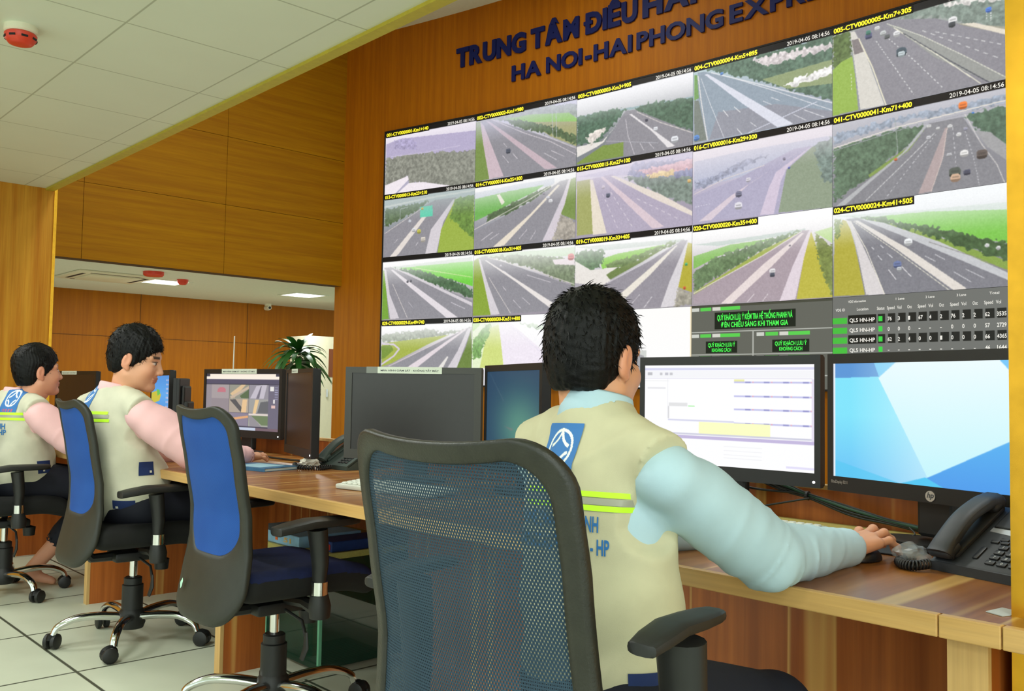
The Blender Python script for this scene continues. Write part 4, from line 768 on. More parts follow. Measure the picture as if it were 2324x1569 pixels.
rect(W2, .56, .62, .145, .165, (236, 236, 170)); rect(W2, .16, .28, .385, .42, (226, 226, 228)); rect(W2, .285, .325, .415, .423, (150, 240, 140)); rect(W2, .155, .56, .555, .57, (214, 214, 236))
rect(W2, .35, .765, .575, .69, (250, 252, 196)); rect(W2, .0, .985, .69, .705, (206, 206, 224)); rect(W2, .155, .162, .42, .55, (210, 210, 214)); rect(W2, .15, .153, .14, .55, (228, 228, 234))
rect(W2, 0, 1, .715, .745, (196, 184, 222)); rect(W2, .985, 1, .14, .715, (228, 222, 240)); rect(W2, .85, 1, .955, .975, (226, 222, 248))
for y in (.80, .84, .88, .915): rect(W2, .50, .72, y, y + .004, (232, 232, 236))
W2 = blur(W2, 1)
# traffic camera software
W3 = canvas(300, 180, (70, 68, 84)); rect(W3, 0, 1, 0, .03, (60, 58, 66)); rect(W3, .05, .95, .015, .10, (250, 238, 222)); rect(W3, 0, 1, .06, .11, (250, 240, 226)); rect(W3, 0, 1, .11, .19, (86, 82, 104)); rect(W3, 0, .86, .19, .20, (50, 50, 60))
rect(W3, 0, .08, .2, .95, (150, 142, 150))
for (a_, b_, c_, d_), col_ in {(.08, .33, .20, .45): (168, 158, 160), (.335, .60, .20, .45): (150, 150, 138), (.605, .86, .20, .45): (150, 146, 156), (.08, .33, .455, .70): (150, 140, 146), (.335, .60, .455, .70): (176, 164, 150), (.605, .86, .455, .70): (160, 160, 158), (.08, .33, .705, .93): (170, 150, 140), (.335, .60, .705, .93): (140, 132, 150), (.605, .86, .705, .93): (168, 170, 160)}.items(): rect(W3, a_, b_, c_, d_, col_)
poly(W3, [(.345, .36), (.50, .2), (.56, .2), (.40, .44)], (220, 190, 150)); poly(W3, [(.34, .42), (.60, .22), (.60, .27), (.37, .45)], (200, 180, 160)); poly(W3, [(.48, .40), (.60, .28), (.60, .44), (.5, .44)], (92, 110, 80))
poly(W3, [(.17, .28), (.20, .25), (.25, .25), (.28, .28), (.28, .34), (.16, .34)], (196, 120, 132)); poly(W3, [(.62, .44), (.70, .22), (.80, .2), (.84, .2), (.80, .44)], (196, 190, 202)); poly(W3, [(.70, .44), (.76, .22), (.77, .22), (.74, .44)], (120, 116, 130))
poly(W3, [(.34, .47), (.42, .46), (.52, .62), (.50, .69)], (90, 90, 92)); poly(W3, [(.52, .46), (.58, .46), (.57, .69), (.50, .69)], (232, 196, 150)); poly(W3, [(.69, .46), (.74, .46), (.70, .70), (.66, .70)], (232, 200, 150)); poly(W3, [(.76, .5), (.86, .48), (.86, .69), (.72, .69)], (104, 106, 110))
poly(W3, [(.335, .80), (.6, .74), (.6, .78), (.335, .84)], (228, 170, 120)); poly(W3, [(.62, .93), (.61, .72), (.64, .72), (.78, .93)], (150, 146, 152)); poly(W3, [(.64, .74), (.86, .74), (.86, .90), (.78, .90)], (112, 130, 96)); rect(W3, .605, .86, .705, .735, (226, 214, 206))
rect(W3, .86, 1, .2, .95, (112, 108, 126)); rect(W3, .88, .93, .23, .31, (232, 230, 226)); rect(W3, .925, .945, .45, .52, (240, 236, 236)); rect(W3, .90, .95, .55, .60, (226, 190, 184))
for i in range(6): rect(W3, .94, .98, .24 + .04 * i, .255 + .04 * i, (160, 160, 190))
rect(W3, 0, 1, .95, 1, (196, 206, 226)); rect(W3, .7, 1, .95, 1, (120, 100, 110)); W3 = blur(W3, 1)
# blue desktop with icons
W4 = canvas(200, 150, (60, 140, 226)); yy, xx = np.mgrid[0:150, 0:200]; W4[:] = np.array([84, 168, 236]) - (np.abs(yy - 60) / 150)[..., None] * np.array([50, 60, 40])
poly(W4, [(.0, .36), (.42, .30), (.56, .40), (.48, .52), (0, .60)], (200, 190, 70)); poly(W4, [(.30, .28), (.48, .30), (.5, .38), (.36, .42)], (96, 190, 90))
for i in range(9):
    for j in range(2): rect(W4, .83 + .07 * j, .865 + .07 * j, .08 + .088 * i, .115 + .088 * i, (206, 196, 222))
rect(W4, 0, 1, .96, 1, (120, 90, 120)); W4 = blur(W4, 1)
# dim teal screen seen at a slant: its reflection painted in as glowing colour
W5 = canvas(160, 160, (40, 80, 96)); yy, xx = np.mgrid[0:160, 0:160]; q = np.exp(-(((xx - 105) / 70) ** 2 + ((yy - 95) / 60) ** 2))[..., None]
W5 = np.array([34, 66, 96]) + q * np.array([52, 74, 30]); poly(W5, [(.05, .02), (.06, .02), (.36, .33), (.34, .33)], (80, 104, 120), .5); poly(W5, [(.36, .60), (.55, .62), (.5, .64)], (130, 120, 120), .6); W5 = blur(W5, 2)

monitor('monitor showing pale blue faceted wallpaper, nearest the right pillar', (2.107, 1.102), (1.985, .590), 1.127, screen=W1, logo=True, h=.335, sx=.016, st=.024, sb=.036)
monitor('monitor showing a white worksheet, in front of the nearest operator', (2.085, 1.675), (2.122, 1.129), 1.127, screen=W2, h=.335, sx=.016, st=.024, sb=.036)
monitor('monitor with dim teal screen, left of the nearest operator head', (2.115, 2.395), (1.93, 1.925), 1.110, screen=W5, h=.36, sx=.02, st=.022)
monitor('switched-off dark grey monitor with wide paper label on its top edge', (1.84, 2.86), (2.11, 2.407), 1.102, smat=M_SCRG, h=.335, tape=(-.135, .115, -.18, -.135), sx=.026, st=.022, led=False, bez_m=mat('grey_bezel', (66, 66, 62), .45))
monitor('monitor showing camera software, behind the empty blue chair', (2.03, 4.478), (2.135, 3.865), 1.108, screen=W3, tape=(-.16, .12, None, None), sx=.02, st=.022, sb=.036)
monitor('angled dark monitor with small white label, beside the dark-leaved plant', (2.00, 3.585), (1.875, 3.148), 1.100, smat=M_SCRB, h=.36, tape=(-.12, -.02, None, None), sx=.018, st=.016, br=.62)
monitor('monitor with blue desktop and icons, in front of the second operator', (2.10, 5.35), (1.985, 4.80), 1.105, screen=W4, sx=.02, st=.03)
monitor('dark monitor beside the farthest operator face, white strip on top', (1.98, 6.72), (2.05, 6.13), 1.106, smat=M_SCRB, tape=(-.2, .02, None, None), sx=.02)
monitor('black backs of a slanted monitor pair behind the second operator', (2.03, 4.72), (1.93, 4.62), 1.06, h=.22, smat=M_BLACK, led=False, sx=.01, br=.4)
# ------------------------------------------------------------------ office chairs (local: facing +X, origin on the floor under the gas spring)
M_CHR = mat('chrome', (225, 225, 225), .12, metal=1.0)
M_FRM = mat('chair_frame_plastic', (40, 41, 34), .5, noise=.12, bump=.15, bscale=500)
M_FRMN = mat('worn_frame_leatherette', (38, 38, 31), .42, noise=.25, nscale=40, bump=.3, bscale=260)
M_SEATK = mat('black_seat_fabric', (15, 15, 14), .85, noise=.2, nscale=60)
M_SEATB = mat('blue_seat_fabric', (12, 24, 68), .9, noise=.2, nscale=60)
M_RUB = mat('castor_black', (28, 28, 27), .5, noise=.15)
def mesh_fabric(name, col, col2, hole, pitch, alpha):
    """woven net: rows of small staggered holes, cut through"""
    k = NT(name); b = k.b; b.inputs['Roughness'].default_value = .8; b.inputs['Specular IOR Level'].default_value = .2
    tc = k.n('ShaderNodeTexCoord'); sp = k.n('ShaderNodeSeparateXYZ'); k.l(tc.outputs['Object'], sp.inputs[0])
    def m(op, a, bb=None):
        nd = k.n('ShaderNodeMath', _operation=op)
        for i, v in enumerate((a, bb)):
            if v is None: continue
            if isinstance(v, (int, float)): nd.inputs[i].default_value = v
            else: k.l(v, nd.inputs[i])
        return nd.outputs[0]
    w = 2 * math.pi / pitch
    sy = m('MULTIPLY', sp.outputs['Y'], w); sz = m('MULTIPLY', sp.outputs['Z'], w * .58)
    c = m('ADD', m('COSINE', m('ADD', sy, sz)), m('COSINE', m('SUBTRACT', sy, sz)))
    h = m('GREATER_THAN', c, hole); sh = k.n('ShaderNodeMapRange'); sh.inputs['From Min'].default_value = -2; sh.inputs['From Max'].default_value = hole
    k.l(c, sh.inputs['Value'])
    nz = k.n('ShaderNodeTexNoise', Scale=9.0, Detail=5.0); k.l(tc.outputs['Object'], nz.inputs['Vector'])
    ad = m('MULTIPLY', sh.outputs[0], m('ADD', nz.outputs['Fac'], .5))
    mx = k.n('ShaderNodeMixRGB'); mx.inputs['Color1'].default_value = rgba(col); mx.inputs['Color2'].default_value = rgba(col2); k.l(ad, mx.inputs['Fac'])
    k.l(mx.outputs[0], b.inputs['Base Color'])
    if alpha: k.l(m('SUBTRACT', 1.0, h), b.inputs['Alpha'])
    return k.m
M_NETK = mesh_fabric('dark_net_fabric', (32, 48, 60), (60, 80, 96), 1.20, .0050, True)
M_NETB = mesh_fabric('blue_net_fabric', (20, 58, 132), (44, 88, 160), 1.5, .004, False)
def back_x(y, z, hw=.21):
    prof = [(.30, -.262), (.36, -.262), (.45, -.243), (.55, -.222), (.65, -.222), (.78, -.245), (.90, -.268), (.99, -.292)]
    for (z0, x0), (z1, x1) in zip(prof[:-1], prof[1:]):
        if z <= z1: t = (z - z0) / (z1 - z0); t = t * t * (3 - 2 * t) * .3 + t * .7; x = x0 + (x1 - x0) * t; break
    else: x = prof[-1][1]
    return x + .085 * (abs(y) / .22) ** 2.2 * .55
WSC = [.88]
def half_w(z): return half_w0(z) * WSC[0]
def half_w0(z):
    P = [(.30, .215), (.36, .232), (.46, .234), (.56, .218), (.68, .212), (.80, .214), (.90, .212), (.99, .208)]
    for (z0, x0), (z1, x1) in zip(P[:-1], P[1:]):
        if z <= z1: return x0 + (x1 - x0) * max(0, (z - z0)) / (z1 - z0)
    return P[-1][1]
def loop_outer(n=72, zt=.965, zb=.335, inset=0., rt=.070, rb=.11, zb_in=None):
    """closed outline (y, z) of the backrest, rounded corners"""
    zt -= inset; zb = (zb if zb_in is None else zb_in); out = []
    hw = lambda z: half_w(z) - inset
    def corner(cz, r, a0, a1, sgn, k):
        return [(sgn * (hw(cz) - r + r * math.cos(a0 + (a1 - a0) * i / k)), cz + r * math.sin(a0 + (a1 - a0) * i / k)) for i in range(k + 1)]
    r1, r2 = max(rt - inset, .03), max(rb - inset * .8, .04); k = n // 8
    side = [zb + r2 + (zt - r1 - zb - r2) * i / (n // 4) for i in range(n // 4 + 1)]
    out += [(hw(z), z) for z in side]
    out += corner(zt - r1, r1, 0, math.pi / 2, 1, k)[1:]
    yt = hw(zt - r1) - r1; out += [(yt - 2 * yt * i / (n // 8), zt + .010 * (1 - (1 - 2 * i / (n // 8)) ** 2) * -1) for i in range(1, n // 8)]
    out += [(-y, z) for y, z in corner(zt - r1, r1, math.pi / 2, 0, 1, k)]
    out += [(-hw(z), z) for z in side[::-1]][1:]
    out += [(-y, z) for y, z in corner(zb + r2, r2, 0, -math.pi / 2, 1, k)[1:]]
    yb = hw(zb + r2) - r2; out += [(-yb + 2 * yb * i / (n // 8), zb) for i in range(1, n // 8)]
    out += corner(zb + r2, r2, -math.pi / 2, 0, 1, k)[:-1]
    return out
def backrest(solid_low, inset):
    O = loop_outer(); I = loop_outer(inset=inset, zb_in=solid_low, rt=.09, rb=.12 if solid_low > .4 else .10)
    n = len(O); V, F = [], []
    rings = [(0, -.003), (.0, .006), (.07, .0115), (.20, .0125), (.6, .0105), (.93, .0090), (1, .003), (1, -.004), (.5, -.008), (.07, -.007)]
    for f, th in rings:
        for i in range(n):
            y = O[i][0] + (I[i][0] - O[i][0]) * f; z = O[i][1] + (I[i][1] - O[i][1]) * f
            V.append((back_x(y, z) - th, y, z))
    m = len(rings)
    for r in range(m):
        for i in range(n): F.append((r * n + i, r * n + (i + 1) % n, ((r + 1) % m) * n + (i + 1) % n, ((r + 1) % m) * n + i))
    # the net: concentric rings inside the inner outline
    NV, NF = [], []; cy, cz = 0, sum(p[1] for p in I) / n; K = 14
    for k in range(K):
        f = 1 - k / K
        for i in range(n):
            y, z = I[i][0] * f * 1.01, cz + (I[i][1] - cz) * f * 1.005; NV.append((back_x(y, z) - .004, y, z))
    NV.append((back_x(0, cz) - .004, 0, cz))
    for k in range(K - 1):
        for i in range(n): NF.append((k * n + i, k * n + (i + 1) % n, (k + 1) * n + (i + 1) % n, (k + 1) * n + i))
    for i in range(n): NF.append(((K - 1) * n + i, (K - 1) * n + (i + 1) % n, K * n))
    return (V, F), (NV, NF)
def armrest_parts(sgn, yo, pad_w=.042, dz=0., dx=0., psc=1.):
    """pad, tapering post, chrome collar and foot of one arm"""
    y = sgn * yo
    P = [(-.135, .002), (-.12, .012), (-.08, .021), (-.02, .027), (.05, .027), (.11, .022), (.125, .012), (.13, .002)]
    pad = []; Vp, Fp = [], []; nn = 14
    for i, (x, h) in enumerate([(-.136, .60), (-.133, .78), (-.09, .95), (-.03, 1.0), (.04, 1.0), (.10, .86), (.130, .66), (.138, .40)]):
        zc = .700 + dz + (.010 if x < -.05 else .014) - .09 * max(0, -x - .05) ** 1.4 * 4
        for k in range(nn):
            a = 2 * math.pi * k / nn; c_, s_ = math.cos(a), math.sin(a)
            Vp.append((x * psc + dx, y + math.copysign(abs(c_) ** .55, c_) * pad_w * psc * h, zc + math.copysign(abs(s_) ** .6, s_) * .0145 * psc * (.5 + .5 * h)))
    for i in range(7):
        for k in range(nn): Fp.append((i * nn + k, i * nn + (k + 1) % nn, (i + 1) * nn + (k + 1) % nn, (i + 1) * nn + k))
    Fp += [tuple(range(nn)), tuple(7 * nn + k for k in range(nn))]
    e = min(dz, 0) * .5
    post = tube([(.01 + dx, y, .50 + e), (.012 + dx, y, .55 + e), (.008 + dx, y, .62 + dz * .8), (dx, y, .695 + dz)], [.024, .030, .033, .036], 14, flat=.75)
    col = lathe([(.0245, .462 + e), (.0245, .500 + e)], 16, (.012 + dx, y, 0))
    foot = tube([(.015 + dx, y, .395 + e), (.014 + dx, y, .43 + e), (.012 + dx, y, .462 + e)], [.030, .033, .026], 14)
    arm = tube([(.01 + dx, y, .415 + e), (.01, y * .6, .375), (.01, y * .2, .365)], [.02, .016, .014], 8)
    return (Vp, Fp), post, col, foot, arm
def make_chair(label, net, frame, seat_top, sticker=False, solid_low=.53, inset=.032, arms=True, adz=-.085, adx=-.015, wsc=.88, psc=1., group='office chairs along the desk', rot=0.):
    WSC[0] = wsc
    t = thing('office_chair', label, 'chair', (0, 0, 0), 0, group)
    hub = obj('base_hub', [lathe([(.0, .055), (.045, .055), (.052, .075), (.048, .12), (.034, .14), (.0, .14)], 20)], M_RUB, t, smooth='auto')
    for i in range(5):
        a = rot + 2 * math.pi * i / 5; ca, sa = math.cos(a), math.sin(a)
        pts = smooth_pts([(.03, .100), (.12, .112), (.20, .110), (.262, .085), (.280, .055)], 5)
        lg = obj('base_leg', [tube([(r * ca, r * sa, z) for r, z in pts], [.021 - .007 * (j / len(pts)) for j in range(len(pts))], 10, flat=.8)], M_CHR, t, smooth='auto')
        b = a + 1.9 + i * 1.1; cx_, cy_ = .288 * ca + .012 * math.cos(b), .288 * sa + .012 * math.sin(b); px_, py_ = -math.sin(b), math.cos(b)
        wh = []
        for sgn in (-1, 1):
            w = lathe([(.0, -.0105), (.022, -.0105), (.0285, -.007), (.0292, 0), (.0285, .007), (.022, .0105), (.0, .0105)], 18, axis='Y')
            wh.append(xf(w, (cx_ + px_ * sgn * .0150, cy_ + py_ * sgn * .0150, .0293), b))
        hood = xf(([(v[0], v[1], abs(v[2]) + .004) for v in lathe([(.0, -.010), (.026, -.012), (.0325, 0), (.026, .012), (.0, .010)], 18, axis='Y')[0]], lathe([(.0, -.010), (.026, -.012), (.0325, 0), (.026, .012), (.0, .010)], 18, axis='Y')[1]), (cx_, cy_, .0293), b)
        stem = tube([(.281 * ca, .281 * sa, .045), (.281 * ca, .281 * sa, .062)], .0075, 8)
        obj('castor', wh + [hood, stem], M_RUB, lg, smooth='auto')
    obj('gas_spring_cover', [lathe([(.0, .12), (.040, .12), (.040, .225), (.034, .228), (.034, .252), (.029, .256), (.0, .256)], 22)], M_RUB, t, smooth='auto')
    obj('gas_spring_rod', [lathe([(.015, .25), (.015, .36)], 16)], M_CHR, t, smooth='auto')
    obj('tilt_mechanism', [rbox(-.09, .10, -.06, .06, .325, .362, .01), tube([(-.05, 0, .345), (-.16, 0, .345), (-.235, 0, .42)], [.02, .018, .02], 8), xf(lathe([(.0, -.02), (.026, -.02), (.03, .02), (.0, .03)], 14), (.10, -.03, .30))], M_RUB, t, smooth='auto')
    obj('height_lever', [tube([(.0, -.05, .34), (.02, -.13, .315), (.02, -.155, .27)], [.005, .005, .006], 8), tube([(.02, -.155, .285), (.018, -.160, .24), (.01, -.15, .205)], [.008, .013, .011], 8, flat=.5)], M_RUB, t, smooth='auto')
    # seat: soft slab with a rolled front edge
    s = SDF((-.26, -.27, .33), (.30, .27, .52), .008); X, Y, Z = s.grid()
    drop = np.clip(X - .10, 0, 1) ** 2 * 1.6; zc = .438 - drop + .06 * np.abs(Y / .24) ** 3 * .2
    w = .232 * (.9 if wsc < .95 else 1) - .03 * np.clip(-X, 0, 1) ** 2 * 10
    dx, dy, dz = np.abs(X - .022) - .182, np.abs(Y) - (w - .045), np.abs(Z - zc) - .008
    s.F = np.sqrt(np.maximum(dx, 0) ** 2 + np.maximum(dy, 0) ** 2 + (np.maximum(dz, 0) * 1.15) ** 2) + np.minimum(np.maximum(np.maximum(dx, dy), dz), 0) - .043
    s.F = s.F.astype(np.float32); Vs, Fs = s.mesh()
    npobj('seat_cushion', Vs, Fs, M_SEATK, t)
    if seat_top is not None:
        top = (Vs[:, 2] > .455 - np.clip(Vs[:, 0] - .10, 0, 1) ** 2 * 1.6); V2 = Vs.copy(); V2[:, 2] += .0015
        fm = top[Fs].all(1); used = np.unique(Fs[fm]); rm = -np.ones(len(Vs), int); rm[used] = np.arange(len(used))
        if fm.sum(): npobj('seat_cover', V2[used], rm[Fs[fm]], seat_top, t)
    fr, nt = backrest(solid_low, inset)
    f_ = obj('backrest_frame', [fr], frame, t, smooth=True)
    obj('backrest_net', [nt], net, t, smooth=True)
    if sticker: obj('sticker', [([(back_x(.09 + y, .42 + z) - .022, .09 + y, .43 + z) for y, z in [(.011 * math.cos(q) * (1 + .25 * math.cos(3 * q)), .013 * math.sin(q) * (1 + .2 * math.cos(4 * q))) for q in np.linspace(0, 6.28, 16, endpoint=False)]], [tuple(range(16))])], mat('pale_green_sticker', (176, 224, 200), .5), f_, label='small pale green sticker')
    for sgn in ((-1, 1) if arms else ()):
        pad, post, col, foot, arm = armrest_parts(sgn, .262, dz=adz, dx=adx, psc=psc)
        ap = obj('armrest_pad', [pad], M_RUB, t, smooth='auto')
        po = obj('armrest_post', [post, foot, arm], M_RUB, t, smooth='auto'); obj('chrome_collar', [col], M_CHR, po, smooth='auto')
    return t
ch2 = make_chair('empty blue net office chair between the second operator and the nearest chair', M_NETB, M_FRM, M_SEATB, sticker=True, rot=R(137))
ch2.location = (1.43, 2.59, 0); ch2.rotation_euler = (0, 0, 0)
ch3 = make_chair('blue net office chair holding the operator in pink who looks down', M_NETB, M_FRM, None, rot=R(23))
ch3.location = (1.41, 3.70, 0); ch3.rotation_euler = (0, 0, R(-2))
ch4 = make_chair('office chair at the left frame edge, under the farthest operator', M_NETB, M_FRM, None, rot=R(-74))
ch4.location = (1.24, 4.89, 0); ch4.rotation_euler = (0, 0, R(-2))
ch1 = make_chair('large black net office chair in the foreground, occupied by the nearest operator', M_NETK, M_FRMN, None, solid_low=.345, inset=.031, adz=.010, adx=-.075, wsc=1.0, psc=.66)
ch1.location = (1.035, .982, 0); ch1.rotation_euler = (0, 0, R(4))
# ------------------------------------------------------------------ the three operators
M_SKIN = vcol_mat('skin', emissive=False, rough=.5, sss=.12)
M_HAIR = mat('black_hair', (9, 8, 8), .5, noise=.2, nscale=90, spec=.22, bump=.3, bscale=420)
M_VEST = mat('khaki_vest_cotton', (204, 198, 164), .85, noise=.06, nscale=18, bump=.12, bscale=700)
M_VESTG = mat('grey_khaki_vest_cotton', (210, 207, 184), .85, noise=.07, nscale=18, bump=.12, bscale=700)
M_SHB = mat('pale_blue_shirt', (184, 212, 224), .75, noise=.05, nscale=14, bump=.08, bscale=800)
M_SHP = mat('pink_shirt', (244, 194, 196), .75, noise=.05, nscale=14)
M_TRO = mat('navy_trousers', (18, 20, 34), .85, noise=.15)
M_NAVY = mat('navy_flap', (22, 44, 96), .8, noise=.1)
M_LIME = mat('lime_reflective', (196, 252, 40), .6, emit=(190, 250, 40), estr=.12)  # faint glow of its own put into the lime stripe
M_REFG = mat('grey_reflective', (168, 168, 150), .4)
M_BTN = mat('pearl_button', (216, 214, 196), .3)
M_BTXT = mat('blue_print', (40, 112, 178), .7)
M_DECAL = vcol_mat('printed_patch', emissive=False, rough=.75)
M_STITCH = mat('seam_thread', (176, 172, 132), .9)
def frame(az, pitch=0., roll=0.):
    return (Matrix.Rotation(az, 3, 'Z') @ Matrix.Rotation(pitch, 3, 'Y') @ Matrix.Rotation(roll, 3, 'X'))
def head_mesh(h=.0036):
    s = SDF((-.125, -.105, -.19), (.135, .105, .135), h)
    s.ell((-.012, 0, .034), (.092, .074, .086), k=.01)
    s.ell((.034, 0, -.035), (.060, .060, .082), k=.03)
    s.ell((.02, .030, -.055), (.052, .036, .050), k=.02); s.ell((.02, -.030, -.055), (.052, .036, .050), k=.02)
    for sg in (-1, 1):
        s.cap((.0, sg * .052, -.062), (.066, sg * .016, -.100), .017, .015, k=.025)
        s.cap((.076, sg * .014, .022), (.066, sg * .048, .020), .012, .010, k=.014)
        s.ell((.060, sg * .040, -.030), (.026, .022, .024), k=.02)
        s.ell((.092, sg * .031, .000), (.015, .017, .012), k=.012, op='-')
        s.ell((.072, sg * .031, -.001), (.016, .016, .0125), k=.004)
    s.ell((.080, 0, -.100), (.016, .020, .016), k=.02)
    s.cap((.086, 0, .004), (.104, 0, -.034), .0075, .0115, k=.012)
    for sg in (-1, 1): s.ell((.095, sg * .013, -.037), (.012, .0085, .009), k=.007)
    s.ell((.088, 0, -.062), (.012, .026, .0075), k=.006); s.ell((.086, 0, -.072), (.012, .022, .0085), k=.006)
    s.cap((.098, -.02, -.0665), (.098, .02, -.0665), .0022, k=.004, op='-')
    s.cap((-.017, 0, -.05), (-.016, 0, -.125), .053, .050, k=.03)
    for sg in (-1, 1):
        s.ell((-.012, sg * .079, -.010), (.018, .010, .033), ry=.18, k=.006)
        s.ell((-.008, sg * .092, -.006), (.010, .008, .020), ry=.18, k=.005, op='-')
        s.ell((-.004, sg * .077, -.038), (.009, .007, .010), k=.006)
    V, F = s.mesh(); return V, F
def skin_cols(V, base, lips=True):
    c = np.tile(lin(base), (len(V), 1)); n = wob(V[:, 0], V[:, 1], V[:, 2], 60, 3)
    c *= (1 + .03 * n)[:, None]
    x, y, z = V.T
    def blend(w, col): c[:] = c * (1 - w[:, None]) + lin(col) * w[:, None]
    ck = np.exp(-(((x - .07) / .03) ** 2 + ((np.abs(y) - .045) / .022) ** 2 + ((z + .035) / .028) ** 2)); blend(ck * .25, (226, 132, 104))
    er = np.clip((np.abs(y) - .074) / .008, 0, 1) * (x < .02); blend(er * .35, (216, 124, 100))
    lp = ((np.abs(z + .067) < .012) & (np.abs(y) < .025) & (x > .088)).astype(float); blend(lp * .6, (176, 92, 84))
    br = ((np.abs(z - .024 - .05 * (np.abs(y) - .03) * 0) < .0055) & (np.abs(y) > .012) & (np.abs(y) < .050) & (x > .06)).astype(float); blend(br * .9, (26, 20, 18))
    ey = ((((np.abs(y) - .031) / .015) ** 2 + ((z - .000) / .0062) ** 2) < 1) & (x > .07); blend(ey.astype(float) * .8, (200, 190, 184))
    ir = ((((np.abs(y) - .031) / .0065) ** 2 + ((z) / .0062) ** 2) < 1) & (x > .07); blend(ir.astype(float), (22, 16, 14))
    ld = ((((np.abs(y) - .031) / .017) ** 2 + ((z - .0065) / .0026) ** 2) < 1) & (x > .066); blend(ld.astype(float) * .85, (30, 22, 20))
    return c
def hair_mesh(h=.0034, fringe=0., spiky=1.0, seed=1):
    s = SDF((-.14, -.115, -.13), (.13, .115, .16), h)
    s.ell((-.014, 0, .040), (.103, .085, .098), k=.01)
    s.ell((-.044, 0, -.020), (.060, .070, .074), k=.03)
    s.ell((.116, 0, -.055 + fringe), (.090, .150, .104), k=.008, op='-')
    for sg in (-1, 1):
        s.ell((.034, sg * .100, -.058), (.062, .044, .042), k=.01, op='-')
        s.cap((-.030, sg * .098, -.085), (-.012, sg * .095, -.03), .030, .016, k=.01, op='-')
        s.ell((-.012, sg * .088, -.014), (.021, .020, .036), ry=.18, k=.006, op='-')
        s.cap((.016, sg * .070, .03), (.010, sg * .072, -.018), .011, .006, k=.012)
    s.ell((-.015, 0, -.152), (.15, .14, .086), k=.012, op='-')
    X, Y, Z = s.grid()
    th = np.arctan2(Y, X + .02); ph = np.arctan2(Z - .05, np.hypot(X + .02, Y))
    r = np.hypot(X, Y)
    s.F += (.0009 * spiky * np.sin(th * 46 + 3.0 * np.sin(ph * 4 + seed) + 2 * np.sin(th * 5)) * np.clip(r / .05, 0, 1) + .0024 * spiky * wob(X, Y, Z * .4, 120, seed) + .002 * wob(X, Y, Z, 240, seed + 2)).astype(np.float32)
    V, F = s.mesh(); return V, F
def hair_locks(V, F, n, seed, zmin=-.02, ln=.020):
    """thin pointed locks lying over the hair, breaking its outline"""
    r = np.random.default_rng(seed); A = V[F[:, 0]]; B = V[F[:, 1]]; Cc = V[F[:, 2]]
    N = np.cross(B - A, Cc - A); N /= np.linalg.norm(N, axis=1)[:, None] + 1e-12
    ctr = A; ok = np.where((N * (ctr - np.array([-.014, 0, .03]))).sum(1) > 0)[0]
    ok = ok[ctr[ok, 2] > zmin]; pk = r.choice(ok, min(n, len(ok)), replace=False); out = []
    whorl = np.array([-.055, .012, .125])
    for i in pk:
        p, nn = ctr[i], N[i]; flow = p - whorl; flow -= nn * (flow @ nn); L = np.linalg.norm(flow) + 1e-6; flow = flow / L
        flow = flow + r.normal(0, .28, 3); side = np.cross(nn, flow); side /= np.linalg.norm(side) + 1e-9
        l = ln * r.uniform(.6, 1.25); lift = r.uniform(.04, .26); w = r.uniform(.0008, .0016)
        a = p - nn * .002; m = a + flow * l * .55 + nn * l * lift * .8; t = a + flow * l + nn * l * lift * .7
        v = [a + side * w, a - side * w, m - side * w * .8 + nn * .0003, m + side * w * .8 + nn * .0003, a - nn * .001, m - nn * .0012, t]
        out.append(([tuple(q) for q in v], [(0, 1, 2, 3), (1, 4, 5, 2), (4, 0, 3, 5), (3, 2, 6), (2, 5, 6), (5, 3, 6)]))
    return out
def hand_mesh(wrist, knuck, fing, thumb, sc=1.0, h=.0024):
    """wrist point; four knuckles; four fingers as lists of joints; thumb joints"""
    P = [wrist] + knuck + [q for f in fing for q in f] + thumb; P = np.array(P, float)
    s = SDF(P.min(0) - .035, P.max(0) + .03, h)
    w = np.array(wrist, float); K = [np.array(k, float) for k in knuck]
    side = (K[0] - K[3]); side /= np.linalg.norm(side)
    for i, k in enumerate(K):
        a = w + side * (.017 - .0115 * i) * sc; s.cap(a, k, .0145 * sc, .0118 * sc, k=.012)
    fwd = (K[1] + K[2]) / 2 - w; fl = np.linalg.norm(fwd)
    s.cap(w - fwd / fl * .05, w, .026 * sc, .0215 * sc, k=.012)
    for i, (k, f) in enumerate(zip(K, fing)):
        r0 = (.0096, .0099, .0094, .0084)[i] * sc; pts = [k] + [np.array(q, float) for q in f]
        for j in range(len(pts) - 1):
            s.cap(pts[j], pts[j + 1], r0 * (1 - .09 * j), r0 * (1 - .09 * (j + 1)), k=.0028)
            if j: s.ell(pts[j], (r0 * 1.04,) * 3, k=.002)
    T = [np.array(q, float) for q in thumb]
    s.cap(w + side * .012 * sc, T[0], .017 * sc, .0135 * sc, k=.012)
    for j in range(len(T) - 1): s.cap(T[j], T[j + 1], (.0122 - .001 * j) * sc, (.0112 - .001 * j) * sc, k=.005)
    return s.mesh()
def ray_hit(bvh, base, x, y):
    d = CAMM.T @ np.array([(x - 1162) / FPX, (y - 784.5) / FPX, 1.0]); o = Vector((0, 0, CAMH)) - Vector(base)
    loc, nrm, _, _ = bvh.ray_cast(o, Vector(d).normalized())
    return loc, nrm
